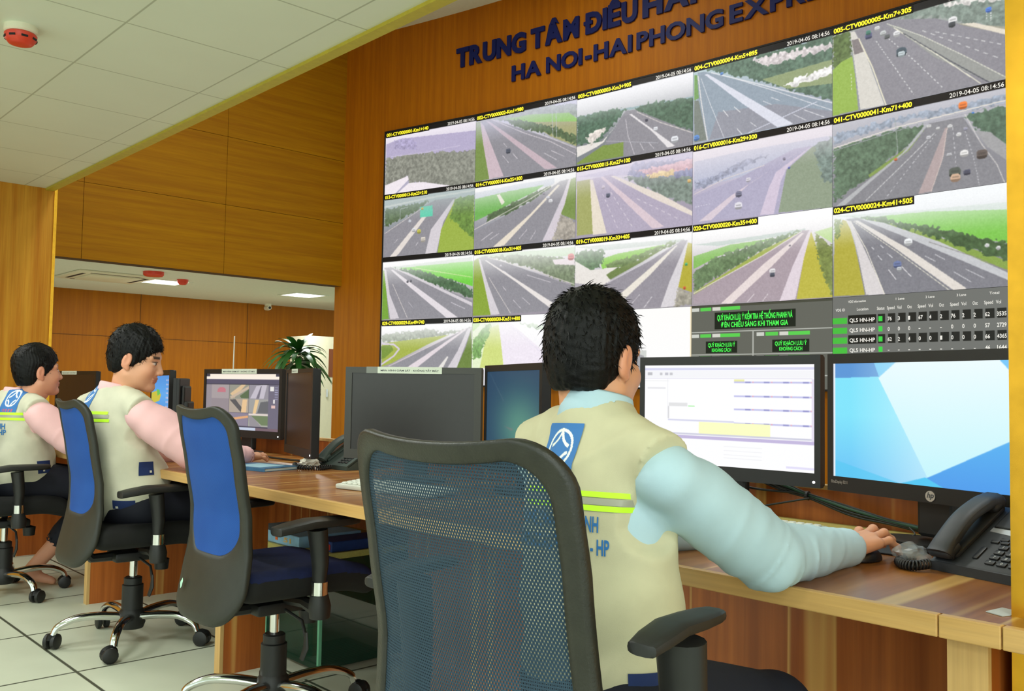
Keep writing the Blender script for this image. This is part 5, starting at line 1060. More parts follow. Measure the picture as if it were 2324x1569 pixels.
def decal(bvh, c, n, up, w, h, off=.0016, nx=24, ny=20, pts=None, shear=0.):
    """points (u, v) laid round c on the cloth, dropped onto it along -n"""
    n = Vector(n).normalized(); up = (Vector(up) - n * Vector(up).dot(n)).normalized(); r = up.cross(n).normalized(); out = []
    if pts is None: pts = [((i / (nx - 1) - .5) * w, (.5 - j / (ny - 1)) * h) for j in range(ny) for i in range(nx)]
    last = Vector(c)
    for u, v in pts:
        p = Vector(c) + r * (u + v * shear) + up * v
        loc, nn, _, _ = bvh.ray_cast(p + n * .12, -n, .30)
        if loc is None: loc, nn = last + Vector((0, 0, 0)), n
        last = loc; out.append(loc + n * off)
    return out
def emblem_img(nx=72, ny=88, red=False):
    img = np.full((ny, nx, 3), (58, 120, 188), float); yy, xx = np.mgrid[0:ny, 0:nx]; u = (xx + .5) / nx * 2 - 1; v = ((yy + .5) / ny * 2 - 1) + (.16 if not red else .22)
    a = u / .66; b = v / .60; rr = np.hypot(a, b); ring = np.abs(rr - 1) < .085; th = np.arctan2(b, a)
    def arcd(cx_, cy_, r_, t0, t1, wd_=.055):
        t = np.arctan2(v - cy_, u - cx_); t = np.where(t < t0, t + 2 * math.pi, t); return (np.abs(np.hypot(u - cx_, v - cy_) - r_) < wd_) & (t >= t0) & (t <= t1) & (rr < .98)
    m = ring.copy()
    m |= arcd(-.62, -.66, .60, -.35, 1.35); m |= arcd(.62, -.66, .60, math.pi - 1.35, math.pi + .35)
    m |= arcd(-.62, .62, .50, -1.35, .3); m |= arcd(.62, .62, .50, math.pi - .3, math.pi + 1.35)
    img[m] = (240, 246, 240)
    if red:
        q = (v > .80) & (v < 1.0) & (np.abs(u) < .6) & ((xx // 4) % 2 == 0); img[q] = (196, 92, 120)
    return img
def make_person(cfg):
    b = cfg['base']; root = thing('person', cfg['label'], 'person', b, 0, None)
    J = {k: np.array(v, float) - np.array(b) for k, v in cfg['J'].items()}; z3 = (0, 0, 0); S = cfg.get('S', .92)
    fr = frame(cfg['taz']); ax = np.array(fr @ Vector((1, 0, 0))); lf = np.array(fr @ Vector((0, 1, 0)))
    # ---- body: head, neck, trunk, arms, legs and hands
    islands, cols = [], []
    hs = cfg['hs']; hm = np.array(frame(*cfg['head'])); Vh, Fh = head_mesh(); ch = skin_cols(Vh, cfg['skin'])
    islands.append(((Vh * hs) @ hm.T + J['head'], Fh)); cols.append(ch)
    lo = np.min([v for v in J.values()], 0) - .18; hi = np.max([v for v in J.values()], 0) + .12
    s = SDF(lo, hi, .011)
    s.cap(J['neck'] - (0, 0, .03), J['head'] - hm[:, 2] * .10 * hs, .055 * S, .05 * S, k=.02)
    s.ell(J['chest'], (.095 * S, .145 * S, .17 * S), rz=cfg['taz'], k=.05); s.ell(J['belly'], (.10 * S, .135 * S, .15 * S), rz=cfg['taz'], k=.05); s.ell(J['pelvis'], (.11 * S, .15 * S, .10 * S), rz=cfg['taz'], k=.05)
    for sd in 'RL':
        s.cap(J['neck'] - (0, 0, .02), J['sh' + sd] - (0, 0, .02), .034 * S, .026 * S, k=.02); s.cap(J['sh' + sd] - (0, 0, .015), J['el' + sd], .028 * S, .034 * S, k=.02); s.cap(J['el' + sd], J['wr' + sd], .036 * S, .025 * S, k=.015)
        hp = J['pelvis'] + lf * (.08 if sd == 'L' else -.08) * S
        s.cap(hp, J['kn' + sd], .070 * S, .052 * S, k=.03); s.cap(J['kn' + sd], J['an' + sd], .050 * S, .032 * S, k=.02)
        s.cap(J['an' + sd] - (0, 0, .02), J['to' + sd], .030 * S, .018 * S, k=.02)
    V, F = s.mesh(); islands.append((V, F)); cols.append(np.tile(lin(cfg['skin']), (len(V), 1)))
    for hnd in cfg['hands']:
        V, F = hand_mesh(*[(np.array(q) - np.array(b)) if np.ndim(q) == 1 else [np.array(p) - np.array(b) if np.ndim(p) == 1 else [np.array(w) - np.array(b) for w in p] for p in q] for q in hnd])
        c = np.tile(lin(cfg['skin']), (len(V), 1)); c *= (1 + .06 * wob(V[:, 0], V[:, 1], V[:, 2], 150, 2))[:, None]; c *= np.array([.88, .84, .80])
        islands.append((V, F)); cols.append(c)
    Vv = np.concatenate([i[0] for i in islands]); o = 0; Ff = []
    for v, f in islands: Ff.append(f + o); o += len(v)
    npobj('body', Vv, np.concatenate(Ff), M_SKIN, root, cols=np.concatenate(cols))
    # ---- hair
    Vr, Fr = hair_mesh(.0032, cfg.get('fringe', 0.), cfg.get('spiky', 1.), cfg['seed'])
    hair = npobj('hair', (Vr * hs) @ hm.T + J['head'], Fr, M_HAIR, root)
    lk = hair_locks(Vr, Fr, cfg.get('locks', 500), cfg['seed'], ln=cfg.get('lockl', .018))
    obj('hair_locks', [([tuple(hm @ (np.array(q) * hs) + J['head']) for q in v], f) for v, f in lk], M_HAIR, hair, fix=False)
    # ---- shirt with sleeves
    h = cfg.get('res', .0065); s = SDF(lo, hi, h)
    s.ell(J['chest'], (.104 * S, .156 * S, .180 * S), rz=cfg['taz'], k=.04)
    s.ell(J['belly'], (.112 * S, .148 * S, .16 * S), rz=cfg['taz'], k=.05)
    s.cap(J['neck'] + (0, 0, -.05), J['neck'] - (0, 0, .025), .064 * S, .060 * S, k=.02)
    for sd in 'RL':
        s.cap(J['neck'] - (0, 0, .022), J['sh' + sd] - (0, 0, .006), .044 * S, .043 * S, k=.02)
        s.cap(J['sh' + sd] - (0, 0, .012) + ax * .012 + lf * (.014 if sd == 'L' else -.014), J['el' + sd], cfg['sl'][0], cfg['sl'][1], k=.02, fold=(cfg.get('fa', .0046), 30, 1 if sd == 'R' else 2, -.1, .9))
        s.cap(J['sh' + sd] + (J['el' + sd] - J['sh' + sd]) * .32, J['sh' + sd] + (J['el' + sd] - J['sh' + sd]) * .8, cfg['sl'][1] * .98, cfg['sl'][1] * .98, k=.03)
        e = J['el' + sd]; w = J['wr' + sd]; s.cap(e, e + (w - e) * .93, cfg['sl'][1], cfg['sl'][2], k=.018, fold=(cfg.get('fa', .0048), 36, 5 if sd == 'R' else 6, 1.05, .0))
        s.cap(e + (w - e) * .80, e + (w - e) * .96, cfg['sl'][2] + .001, cfg['sl'][2] + .0005, k=.003)
        # open cuff
        s.cap(e + (w - e) * .955, e + (w - e) * 1.1, cfg['sl'][2] - .005, cfg['sl'][2] - .005, k=.002, op='-')
    X, Y, Z = s.grid(); s.F += (.0016 * wob(X, Y, Z, 38, cfg['seed'])).astype(np.float32)
    s.F = np.maximum(s.F, (J['pelvis'][2] + .02) - Z).astype(np.float32)
    V, F = s.mesh(); sh = npobj('shirt', V, F, cfg['shirt'], root)
    # collar: a folded band round the neck, tilted forward
    cb = []; NC = 40; up = np.array(hm[:, 2]) * .4 + np.array([0, 0, 1.]) * .6; up /= np.linalg.norm(up); c0 = J['neck'] + np.array(cfg.get('coll', (0, 0, 0)))
    rf = ax - up * (ax @ up); rf /= np.linalg.norm(rf); rl = np.cross(up, rf)
    prof = [(.062, -.020), (.060, .006), (.0585, .030), (.061, .0335), (.0645, .030), (.069, .008), (.075, -.018), (.070, -.022)]
    for r_, z_ in prof:
        for k in range(NC):
            a = 2 * math.pi * k / NC; dip = -.020 * (1 + math.cos(a)) * .5; cb.append(tuple(c0 + rf * math.cos(a) * r_ * S * 1.03 + rl * math.sin(a) * r_ * S * .98 + up * (z_ * 1.1 + dip) * S))
    obj('collar', [(cb, [(i * NC + k, i * NC + (k + 1) % NC, ((i + 1) % len(prof)) * NC + (k + 1) % NC, ((i + 1) % len(prof)) * NC + k) for i in range(len(prof)) for k in range(NC)])], cfg['shirt'], sh, smooth=True)
    # ---- vest: sleeveless, cut round the arms, straight hem
    s = SDF(lo, hi, h)
    s.ell(J['chest'], (.120 * S, .172 * S, .192 * S), rz=cfg['taz'], k=.05)
    s.ell(J['belly'], cfg.get('bel', (.133, .174, .178)), rz=cfg['taz'], k=.06)
    s.ell(J['pelvis'] + (0, 0, .05), cfg.get('hip', (.150, .185, .13)), rz=cfg['taz'], k=.05)
    for sd, sg in (('R', -1), ('L', 1)):
        s.cap(J['neck'] - (0, 0, .012), J['sh' + sd] + lf * sg * .018 + (0, 0, cfg.get('strap', .008)), .050 * S, .054 * S, k=.03)
    s.cap(J['neck'] - (0, 0, .045), J['neck'] - (0, 0, .024), .082 * S, .076 * S, k=.02)
    for sd, sg in (('R', -1), ('L', 1)):
        X, Y, Z = s.grid(); q = J['sh' + sd]
        lat = ((X - q[0]) * lf[0] + (Y - q[1]) * lf[1]) * sg; zr = (Z - q[2]) / S
        Lz = np.interp(zr, [-.185, -.165, -.150, -.130, -.100, -.070, -.040, -.010, .03, .08], [.14, .045, .012, -.006, -.018, -.016, -.006, .010, .026, .040]) * S
        s.F = np.maximum(s.F, (lat - Lz) * .85).astype(np.float32)
    X, Y, Z = s.grid()
    s.F += (.0032 * wob(X, Y, Z * 1.2, 20, cfg['seed'] + 4) + .0012 * wob(X, Y, Z, 60, cfg['seed'])).astype(np.float32)
    u_ = (X - J['chest'][0]) * lf[0] + (Y - J['chest'][1]) * lf[1]; v_ = Z - J['chest'][2]
    rg = 1 - np.abs(wob(u_ * .8 + v_ * .45, v_ * .28 - u_ * .2, X * .25, 26, cfg['seed'] + 11)) * 4.5
    s.F -= (.0050 * S * np.clip(rg, -.1, 1)).astype(np.float32)
    if cfg.get('drape'):
        u = (X - J['belly'][0]) * lf[0] + (Y - J['belly'][1]) * lf[1]; v = Z - J['belly'][2]
        s.F += (.0055 * np.sin(34 * v + 17 * u + 1.5 * np.sin(9 * u)) * np.exp(-((v + .02) / .13) ** 2)).astype(np.float32)
    s.F = np.maximum(s.F, (J['hem'][2] - Z) + .15 * ((X - J['hem'][0]) * ax[0] + (Y - J['hem'][1]) * ax[1])).astype(np.float32)
    s.F = np.maximum(s.F, -(s.F + .012) * 0 + s.F)
    # neck opening
    s.cap(J['neck'] + (0, 0, -.010), J['neck'] + up * .08, .058 * S, .066 * S, k=.003, op='-')
    V, F = s.mesh(); vest = npobj('vest', V, F, cfg['vest'], root)
    bvh = BVHTree.FromPolygons([tuple(p) for p in V], [tuple(f) for f in F])
    bk = Vector(-ax)
    def patch(nm, px, w, hgt, m, img=None, nx=24, ny=12, n=None, shear=0., off=.0018, up=(0, 0, 1), label=None):
        loc, nr = ray_hit(bvh, b, *px)
        if loc is None: return None
        n = n or nr
        if img is not None: ny, nx = img.shape[:2]
        P = decal(bvh, loc, n, up, w, hgt, off, nx, ny, shear=shear)
        i = np.array([j * nx + k for j in range(ny - 1) for k in range(nx - 1)])
        o = npobj(nm, [tuple(p) for p in P], np.stack([i, i + nx, i + nx + 1, i + 1], 1), m, vest, cols=None if img is None else lin(img).reshape(-1, 3))
        if label: o['label'] = label
        return o
    def words(nm, px, txt, w, hgt, m, n=None, up=(0, 0, 1), anchor=0.):
        loc, nr = ray_hit(bvh, b, *px)
        if loc is None: return
        g = fit_text(txt, -w * (.5 + anchor), w * (.5 - anchor), -hgt / 2, hgt / 2, offset=.026)
        P = decal(bvh, loc, n or nr, up, 1, 1, .0022, pts=[(x, y) for x, y, _ in g[0]])
        obj(nm, [([tuple(p) for p in P], g[1])], m, vest, fix=False)
    cfg['prints'](patch, words, bk)
    # ---- trousers
    s = SDF(lo, hi, .009)
    s.ell(J['pelvis'], (.135 * S, .168 * S, .11 * S), rz=cfg['taz'], k=.04)
    for sd, sg in (('R', -1), ('L', 1)):
        hp = J['pelvis'] + lf * sg * .085 * S; kn, an = J['kn' + sd], J['an' + sd]
        s.cap(hp, kn, .088 * S, .070 * S, k=.03); s.cap(kn, kn + (an - kn) * cfg.get('cut', .92), .070 * S, .058 * S, k=.02, fold=(.004, 30, 9, .0, .8))
        s.cap(kn + (an - kn) * (cfg.get('cut', .92) + .02), an + (an - kn) * .3, .052 * S, .05 * S, k=.003, op='-')
    X, Y, Z = s.grid(); s.F += (.003 * wob(X, Y, Z, 26, 5)).astype(np.float32)
    V, F = s.mesh(); npobj('trousers', V, F, M_TRO, root)
    return root

# --- nearest operator: pale blue shirt, khaki vest, right hand on the mouse
def prints1(patch, words, bk):
    n = (bk + Vector((-.25, -.55, .1))).normalized()
    patch('emblem', (1266, 1028), .078, .100, M_DECAL, img=emblem_img(), n=n, label='blue square emblem with white ring and star')
    for y, m, hh in ((1117, M_LIME, .0085), (1133, M_REFG, .0100), (1148, M_LIME, .0085)):
        patch('reflective_stripe', (1290, y), .205, hh, m, n=n, nx=50, ny=3, off=.0024 if m is M_LIME else .0020)
    words('vest_text', (1359, 1192), 'TRUNG TÂM ĐIỀU HÀNH', .180, .0245, M_BTXT, n=n, anchor=.5)
    words('vest_text', (1384, 1246), 'ĐƯỜNG CAO TỐC HN - HP', .205, .0245, M_BTXT, n=n, anchor=.5)
    patch('pocket_flap', (1478, 1556), .07, .035, M_NAVY, nx=8, ny=6)
K1 = [(1.806, .887, .733), (1.814, .868, .738), (1.809, .849, .736), (1.797, .832, .729)]
F1 = [[(1.842, .893, .742), (1.868, .893, .730), (1.882, .892, .712)], [(1.852, .868, .748), (1.878, .866, .734), (1.890, .864, .712)], [(1.846, .842, .744), (1.870, .838, .728), (1.880, .836, .706)], [(1.826, .822, .733), (1.846, .815, .718), (1.854, .812, .701)]]
make_person(dict(label='person in pale blue shirt and khaki vest seen from behind, hand on a mouse', base=(1.16, 1.02, 0), taz=R(-12), seed=3, skin=(222, 160, 122), S=.92,
    J=dict(head=(1.182, 1.050, 1.084), neck=(1.172, 1.035, .985), chest=(1.165, 1.025, .815), belly=(1.16, 1.01, .655), pelvis=(1.15, .995, .540), hem=(1.14, .99, .43),
           shR=(1.140, .880, .905), elR=(1.405, .850, .748), wrR=(1.742, .866, .722), shL=(1.205, 1.200, .915), elL=(1.40, 1.25, .745), wrL=(1.66, 1.16, .722),
           knR=(1.47, .87, .462), anR=(1.50, .87, .07), toR=(1.64, .86, .025), knL=(1.48, 1.10, .47), anL=(1.50, 1.12, .07), toL=(1.64, 1.12, .025)),
    head=(R(6), R(6), 0.), hs=.90, coll=(.002, 0, .012), drape=True, hip=(.114, .146, .17), bel=(.112, .146, .165), sl=(.051, .059, .038), shirt=M_SHB, vest=M_VEST, locks=2600, lockl=.015, spiky=.6, res=.0056,
    hands=[((1.745, .866, .722), K1, F1, [(1.775, .900, .715), (1.808, .912, .706), (1.832, .906, .700)]),
           ((1.665, 1.157, .712), [(1.724, 1.165, .716), (1.728, 1.146, .720), (1.724, 1.128, .718), (1.714, 1.112, .712)], [[(1.756, 1.168, .716), (1.774, 1.167, .706)], [(1.762, 1.144, .719), (1.782, 1.142, .706)], [(1.757, 1.122, .717), (1.776, 1.118, .706)], [(1.740, 1.103, .711), (1.756, 1.098, .703)]], [(1.69, 1.190, .708), (1.722, 1.198, .704)])],
    prints=prints1))
# --- second operator: pink shirt, looking down to the right
def prints3(patch, words, bk):
    n = (bk + Vector((-.15, -.55, .05))).normalized()
    patch('emblem', (203, 899), .095, .125, M_DECAL, img=emblem_img(56, 68, True), n=n, shear=.15, label='blue emblem patch with white ring')
    for y, m, hh in ((937, M_LIME, .012), (945, M_REFG, .014), (954, M_LIME, .012)):
        patch('reflective_stripe', (200, y), .20, hh, m, n=n, nx=40, ny=3, off=.0026 if m is M_LIME else .0022)
    patch('pocket_flap', (332, 1064), .062, .052, M_NAVY, nx=10, ny=8); patch('button', (341, 1071), .009, .009, M_BTN, nx=3, ny=3, off=.004)
    patch('side_tab', (281, 1147), .085, .036, M_NAVY, nx=10, ny=6); patch('button', (266, 1151), .010, .010, M_BTN, nx=3, ny=3, off=.004)
make_person(dict(label='person in pink shirt and khaki vest looking down, seated on a blue net chair', base=(1.33, 3.71, 0), taz=R(12), seed=8, skin=(226, 166, 132), S=1.05, drape=True,
    J=dict(head=(1.375, 3.655, 1.128), neck=(1.325, 3.71, .995), chest=(1.315, 3.715, .815), belly=(1.345, 3.71, .655), pelvis=(1.385, 3.70, .565), hem=(1.385, 3.70, .50),
           shR=(1.345, 3.535, .915), elR=(1.565, 3.440, .748), wrR=(1.83, 3.60, .722), shL=(1.285, 3.895, .915), elL=(1.47, 3.99, .745), wrL=(1.74, 3.88, .722),
           knR=(1.78, 3.62, .51), anR=(1.76, 3.60, .07), toR=(1.93, 3.60, .025), knL=(1.78, 3.84, .51), anL=(1.76, 3.86, .07), toL=(1.93, 3.88, .025)),
    head=(R(-36), R(14), R(4)), hs=1.0, fa=.0085, sl=(.064, .074, .046), shirt=M_SHP, vest=M_VESTG, locks=1400, lockl=.016, fringe=.010, res=.007,
    hands=[((1.835, 3.603, .720), [(1.892, 3.656, .722), (1.901, 3.640, .727), (1.900, 3.622, .725), (1.892, 3.604, .719)], [[(1.922, 3.672, .722), (1.938, 3.68, .708)], [(1.934, 3.652, .725), (1.952, 3.658, .708)], [(1.932, 3.628, .722), (1.948, 3.632, .706)], [(1.918, 3.605, .715), (1.932, 3.607, .703)]], [(1.85, 3.640, .712), (1.878, 3.668, .705)]),
           ((1.745, 3.877, .715), [(1.804, 3.885, .716), (1.808, 3.866, .720), (1.804, 3.848, .718), (1.794, 3.832, .712)], [[(1.836, 3.888, .716), (1.854, 3.887, .706)], [(1.842, 3.864, .719), (1.862, 3.862, .706)], [(1.837, 3.842, .717), (1.856, 3.838, .706)], [(1.820, 3.823, .711), (1.836, 3.818, .703)]], [(1.77, 3.910, .708), (1.802, 3.918, .704)])],
    prints=prints3))
# --- farthest operator
def prints4(patch, words, bk):
    n = (bk + Vector((-.15, -.55, .05))).normalized()
    patch('emblem', (26, 911), .095, .125, M_DECAL, img=emblem_img(56, 68, True), n=n, shear=.15, label='blue emblem patch with white ring')
    for y, m, hh in ((939, M_LIME, .012), (945, M_REFG, .014), (951, M_LIME, .012)):
        patch('reflective_stripe', (8, y), .20, hh, m, n=n, nx=40, ny=3, off=.0026 if m is M_LIME else .0022)
    words('vest_text', (12, 968), 'HÀNH', .09, .026, M_BTXT, n=n, anchor=.5); words('vest_text', (14, 982), 'HN - HP', .12, .026, M_BTXT, n=n, anchor=.5)
    patch('pocket_flap', (102, 1060), .075, .06, M_NAVY, nx=10, ny=8); patch('button', (99, 1068), .010, .010, M_BTN, nx=3, ny=3, off=.004)
    patch('side_tab', (49, 1112), .085, .042, M_NAVY, nx=10, ny=6); patch('button', (38, 1115), .011, .011, M_BTN, nx=3, ny=3, off=.004)
make_person(dict(label='person in pink shirt and khaki vest at the far left, looking up to the right', base=(1.28, 4.88, 0), taz=R(12), seed=5, skin=(222, 158, 128), S=1.05, drape=True, cut=.62,
    J=dict(head=(1.330, 4.795, 1.082), neck=(1.275, 4.865, .965), chest=(1.27, 4.875, .800), belly=(1.28, 4.88, .650), pelvis=(1.29, 4.88, .555), hem=(1.29, 4.88, .50),
           shR=(1.300, 4.690, .885), elR=(1.45, 4.625, .752), wrR=(1.73, 4.75, .722), shL=(1.215, 5.06, .885), elL=(1.42, 5.14, .745), wrL=(1.69, 5.04, .722),
           knR=(1.66, 4.74, .50), anR=(1.40, 5.03, .075), toR=(1.49, 4.97, .022), knL=(1.72, 5.02, .50), anL=(1.74, 5.10, .07), toL=(1.90, 5.10, .025)),
    head=(R(2), R(-2), 0.), hs=1.0, fa=.0075, sl=(.062, .070, .044), shirt=M_SHP, vest=M_VESTG, locks=900, lockl=.012, fringe=.010, res=.0075,
    hands=[((1.735, 4.752, .715), [(1.792, 4.776, .716), (1.798, 4.758, .720), (1.796, 4.740, .718), (1.788, 4.724, .712)], [[(1.822, 4.788, .716), (1.838, 4.792, .706)], [(1.830, 4.766, .719), (1.848, 4.768, .706)], [(1.828, 4.742, .717), (1.846, 4.742, .706)], [(1.814, 4.722, .711), (1.830, 4.720, .703)]], [(1.755, 4.79, .708), (1.784, 4.808, .704)])],
    prints=prints4))
# ------------------------------------------------------------------ fittings on the ceilings
M_REDP = mat('red_detector', (214, 60, 34), .4, noise=.05)
M_CREAM = mat('cream_plastic', (226, 222, 196), .45)
sm = thing('smoke_detector', 'red and cream round smoke detector on the low ceiling, top left corner', 'smoke detector', (.985, 3.965, 2.451))
obj('detector_base', [lathe([(.0, 0), (.062, 0), (.062, -.020), (.055, -.028), (.0, -.028)], 32)], M_CREAM, sm, smooth='auto')
sb_ = obj('detector_head', [lathe([(.0, -.028), (.054, -.028), (.060, -.034), (.058, -.052), (.044, -.070), (.030, -.074), (.0, -.074)], 32)], M_REDP, sm, smooth='auto')
obj('detector_slot', [xf(box(-.012, .012, -.003, .003, -.004, .004), (.0565 * math.cos(a), .0565 * math.sin(a), -.050), a + math.pi / 2) for a in np.linspace(0, 6.28, 9)[:-1]], M_BLACKM, sb_)
M_LAMP = mat('lit_diffuser', (255, 255, 255), .6, emit=(255, 255, 250), estr=2.6)
for nm, (x, y), lb in (('far', (3.99, 9.89), 'square lit ceiling panel of the far room, left one with the red dome before it'), ('far', (5.72, 9.89), 'square lit ceiling panel of the far room, right one near the curved wall')):
    t = thing('ceiling_light', lb, 'ceiling light', (x, y, 2.16), 0, 'ceiling light panels of the far room')
    obj('diffuser', [box(-.20, .20, -.20, .20, -.004, -.001)], M_LAMP, t)
    obj('frame', [box(-.23, .23, -.23, -.202, -.008, 0), box(-.23, .23, .202, .23, -.008, 0), box(-.23, -.202, -.202, .202, -.008, 0), box(.202, .23, -.202, .202, -.008, 0)], M_WHITE, t)
t = thing('ceiling_air_conditioner', 'white ceiling cassette air conditioner in the far room', 'air conditioner', (3.37, 9.86, 2.16))
obj('cover', [rbox(-.40, .40, -.40, .40, -.022, .0, .01), rbox(-.25, .25, -.25, .25, -.034, -.02, .008)], M_CREAM, t, smooth='auto')
for a in range(4): obj('air_slot', [xf(box(-.27, .27, .30, .335, -.0235, -.0215), (0, 0, 0), a * math.pi / 2)], M_BLACKM, t)
tg = obj('alarm_disc', [lathe([(.0, 0), (.10, 0), (.10, -.030), (.085, -.045), (.0, -.045)], 26)], M_REDP, smooth='auto'); tg.location = (3.56, 9.10, 2.1599)
tag(tg, 'flat red alarm disc on the far room ceiling before the air conditioner', 'alarm')
tg = obj('alarm_dome', [lathe([(.0, 0), (.06, 0), (.055, -.03), (.035, -.055), (.0, -.06)], 22)], M_REDP, smooth='auto'); tg.location = (4.04, 9.52, 2.1599)
tag(tg, 'small red dome sensor beside the left lit ceiling panel', 'sensor')
t = thing('security_camera', 'tiny white dome security camera at the top of the far wall', 'security camera', (6.03, 11.36, 2.16))
obj('mount', [lathe([(.0, 0), (.045, 0), (.045, -.03), (.0, -.03)], 18)], M_CREAM, t); obj('camera_body', [xf(lathe([(.0, -.05), (.03, -.05), (.036, 0), (.03, .06), (.0, .06)], 16, axis='Y'), (0, 0, -.055))], M_CREAM, t, smooth='auto')
obj('lens', [xf(lathe([(.0, 0), (.018, 0), (.018, -.006), (.0, -.006)], 14, axis='Y'), (0, -.05, -.055))], M_BLACK, t)

# ------------------------------------------------------------------ cream cabinet and potted plant by the far end of the wall
t = thing('filing_cabinet', 'tall cream cabinet with a brown open niche, behind the plant', 'cabinet', (6.35, 10.5, 0))
obj('carcass', [box(-.30, .50, -.2, .25, 0, 1.69)], mat('cream_cabinet', (222, 218, 190), .6, noise=.03), t)
obj('niche_back', [box(.01, .30, -.204, -.2005, 1.16, 1.53)], mat('brown_niche', (120, 62, 26), .6), t)
obj('door_handle', [box(-.02, .0, -.215, -.2005, .9, 1.0)], M_SILV, t)
M_LEAF = mat('dark_leaf', (38, 92, 32), .38, noise=.35, nscale=5, spec=.5); M_LEAF2 = mat('young_leaf', (86, 140, 48), .4, noise=.25, nscale=6)
def leaf(base, az, ln, w, rise, droop, n=9, tw=0.):
    V, F = [], []; d = Vector((math.cos(az), math.sin(az), 0)); s_ = Vector((-math.sin(az), math.cos(az), 0)); b = Vector(base)
    for i in range(n + 1):
        t_ = i / n; p = b + d * ln * t_ * (1 - .15 * t_) + Vector((0, 0, rise * t_ - droop * t_ * t_)); ww = w * math.sin(math.pi * min(1, t_ * .93 + .07)) ** .75
        side = (s_ + Vector((0, 0, tw))).normalized()
        V += [tuple(p - side * ww), tuple(p + Vector((0, 0, -.22 * ww))), tuple(p + side * ww)]
    for i in range(n):
        a = i * 3; F += [(a, a + 1, a + 4, a + 3), (a + 1, a + 2, a + 5, a + 4)]
    return V, F
def dracaena(label, loc, tiers, pot=True, stem=.0, seed=2, mats=(None, None), stalk_top=1.2, name='potted_plant'):
    r = random.Random(seed); t = thing(name, label, 'plant', loc)
    if pot:
        obj('pot', [lathe([(.0, 0), (.12, 0), (.16, .28), (.165, .30), (.145, .30), (.14, .26), (.0, .26)], 28)], mat('glazed_pot', (120, 70, 44), .35), t, smooth='auto')
        obj('stem', [tube(smooth_pts([(0, 0, .25), (.02, .01, .7), (-.01, .0, stalk_top)], 6), .022, 10)], mat('plant_stem', (120, 110, 60), .7), t, smooth=True)
    for (z, cnt, ln, w, rise, droop, mt, sp) in tiers:
        for i in range(cnt):
            az = 2 * math.pi * (i + r.random() * .7) / cnt + z; k = r.uniform(.75, 1.15)
            obj('leaf', [leaf((r.uniform(-.02, .02), r.uniform(-.02, .02), z + r.uniform(-.05, .05)), az, ln * k, w * r.uniform(.8, 1.1), rise * r.uniform(.6, 1.3), droop * r.uniform(.7, 1.3), tw=r.uniform(-.3, .3))], mt, t, smooth=True)
    return t
dracaena('tall leafy dracaena plant in a pot before the cream cabinet', (5.42, 9.45, 0), [(1.44, 14, .38, .040, .28, .20, M_LEAF, 0), (1.40, 22, .50, .038, .20, .36, M_LEAF, 0), (1.32, 18, .46, .038, .08, .38, M_LEAF, 0), (1.22, 10, .34, .034, -.05, .22, M_LEAF, 0), (1.02, 8, .34, .030, .14, .18, M_LEAF2, 0), (.72, 10, .36, .028, .04, .30, M_LEAF, 0)], stalk_top=1.36)
dracaena('bright green leaves poking up between the teal monitor and the operator', (2.75, 2.55, 0), [(.78, 7, .26, .020, .22, .08, M_LEAF2, 0), (.70, 5, .2, .02, .12, .1, M_LEAF, 0)], seed=6, stalk_top=.78)

# ------------------------------------------------------------------ desk phones
M_PHN = mat('phone_charcoal', (44, 47, 52), .5, noise=.12, nscale=60)
M_PHG = mat('phone_grey_green', (66, 78, 72), .5, noise=.1)
M_KEY = mat('phone_key', (26, 27, 30), .45); M_KTXT = mat('key_digits', (176, 180, 182), .6)
M_LCD = mat('lit_phone_display', (250, 252, 255), .4, emit=(248, 252, 255), estr=1.0)
M_CORD = mat('phone_cord', (26, 26, 26), .5); M_PLAST = NT('clear_plastic_wrap'); M_PLAST.b.inputs['Base Color'].default_value = rgba((176, 178, 178)); M_PLAST.b.inputs['Roughness'].default_value = .2; M_PLAST.b.inputs['Alpha'].default_value = .38; M_PLAST = M_PLAST.m
def tilt(g, x0, z0, a):
    """tilt a slab modelled flat about the front edge (x = x0)"""
    return [(x0 + (v[0] - x0) * math.cos(a) - (v[2] - z0) * math.sin(a), v[1], z0 + (v[0] - x0) * math.sin(a) + (v[2] - z0) * math.cos(a)) for v in g[0]], g[1]
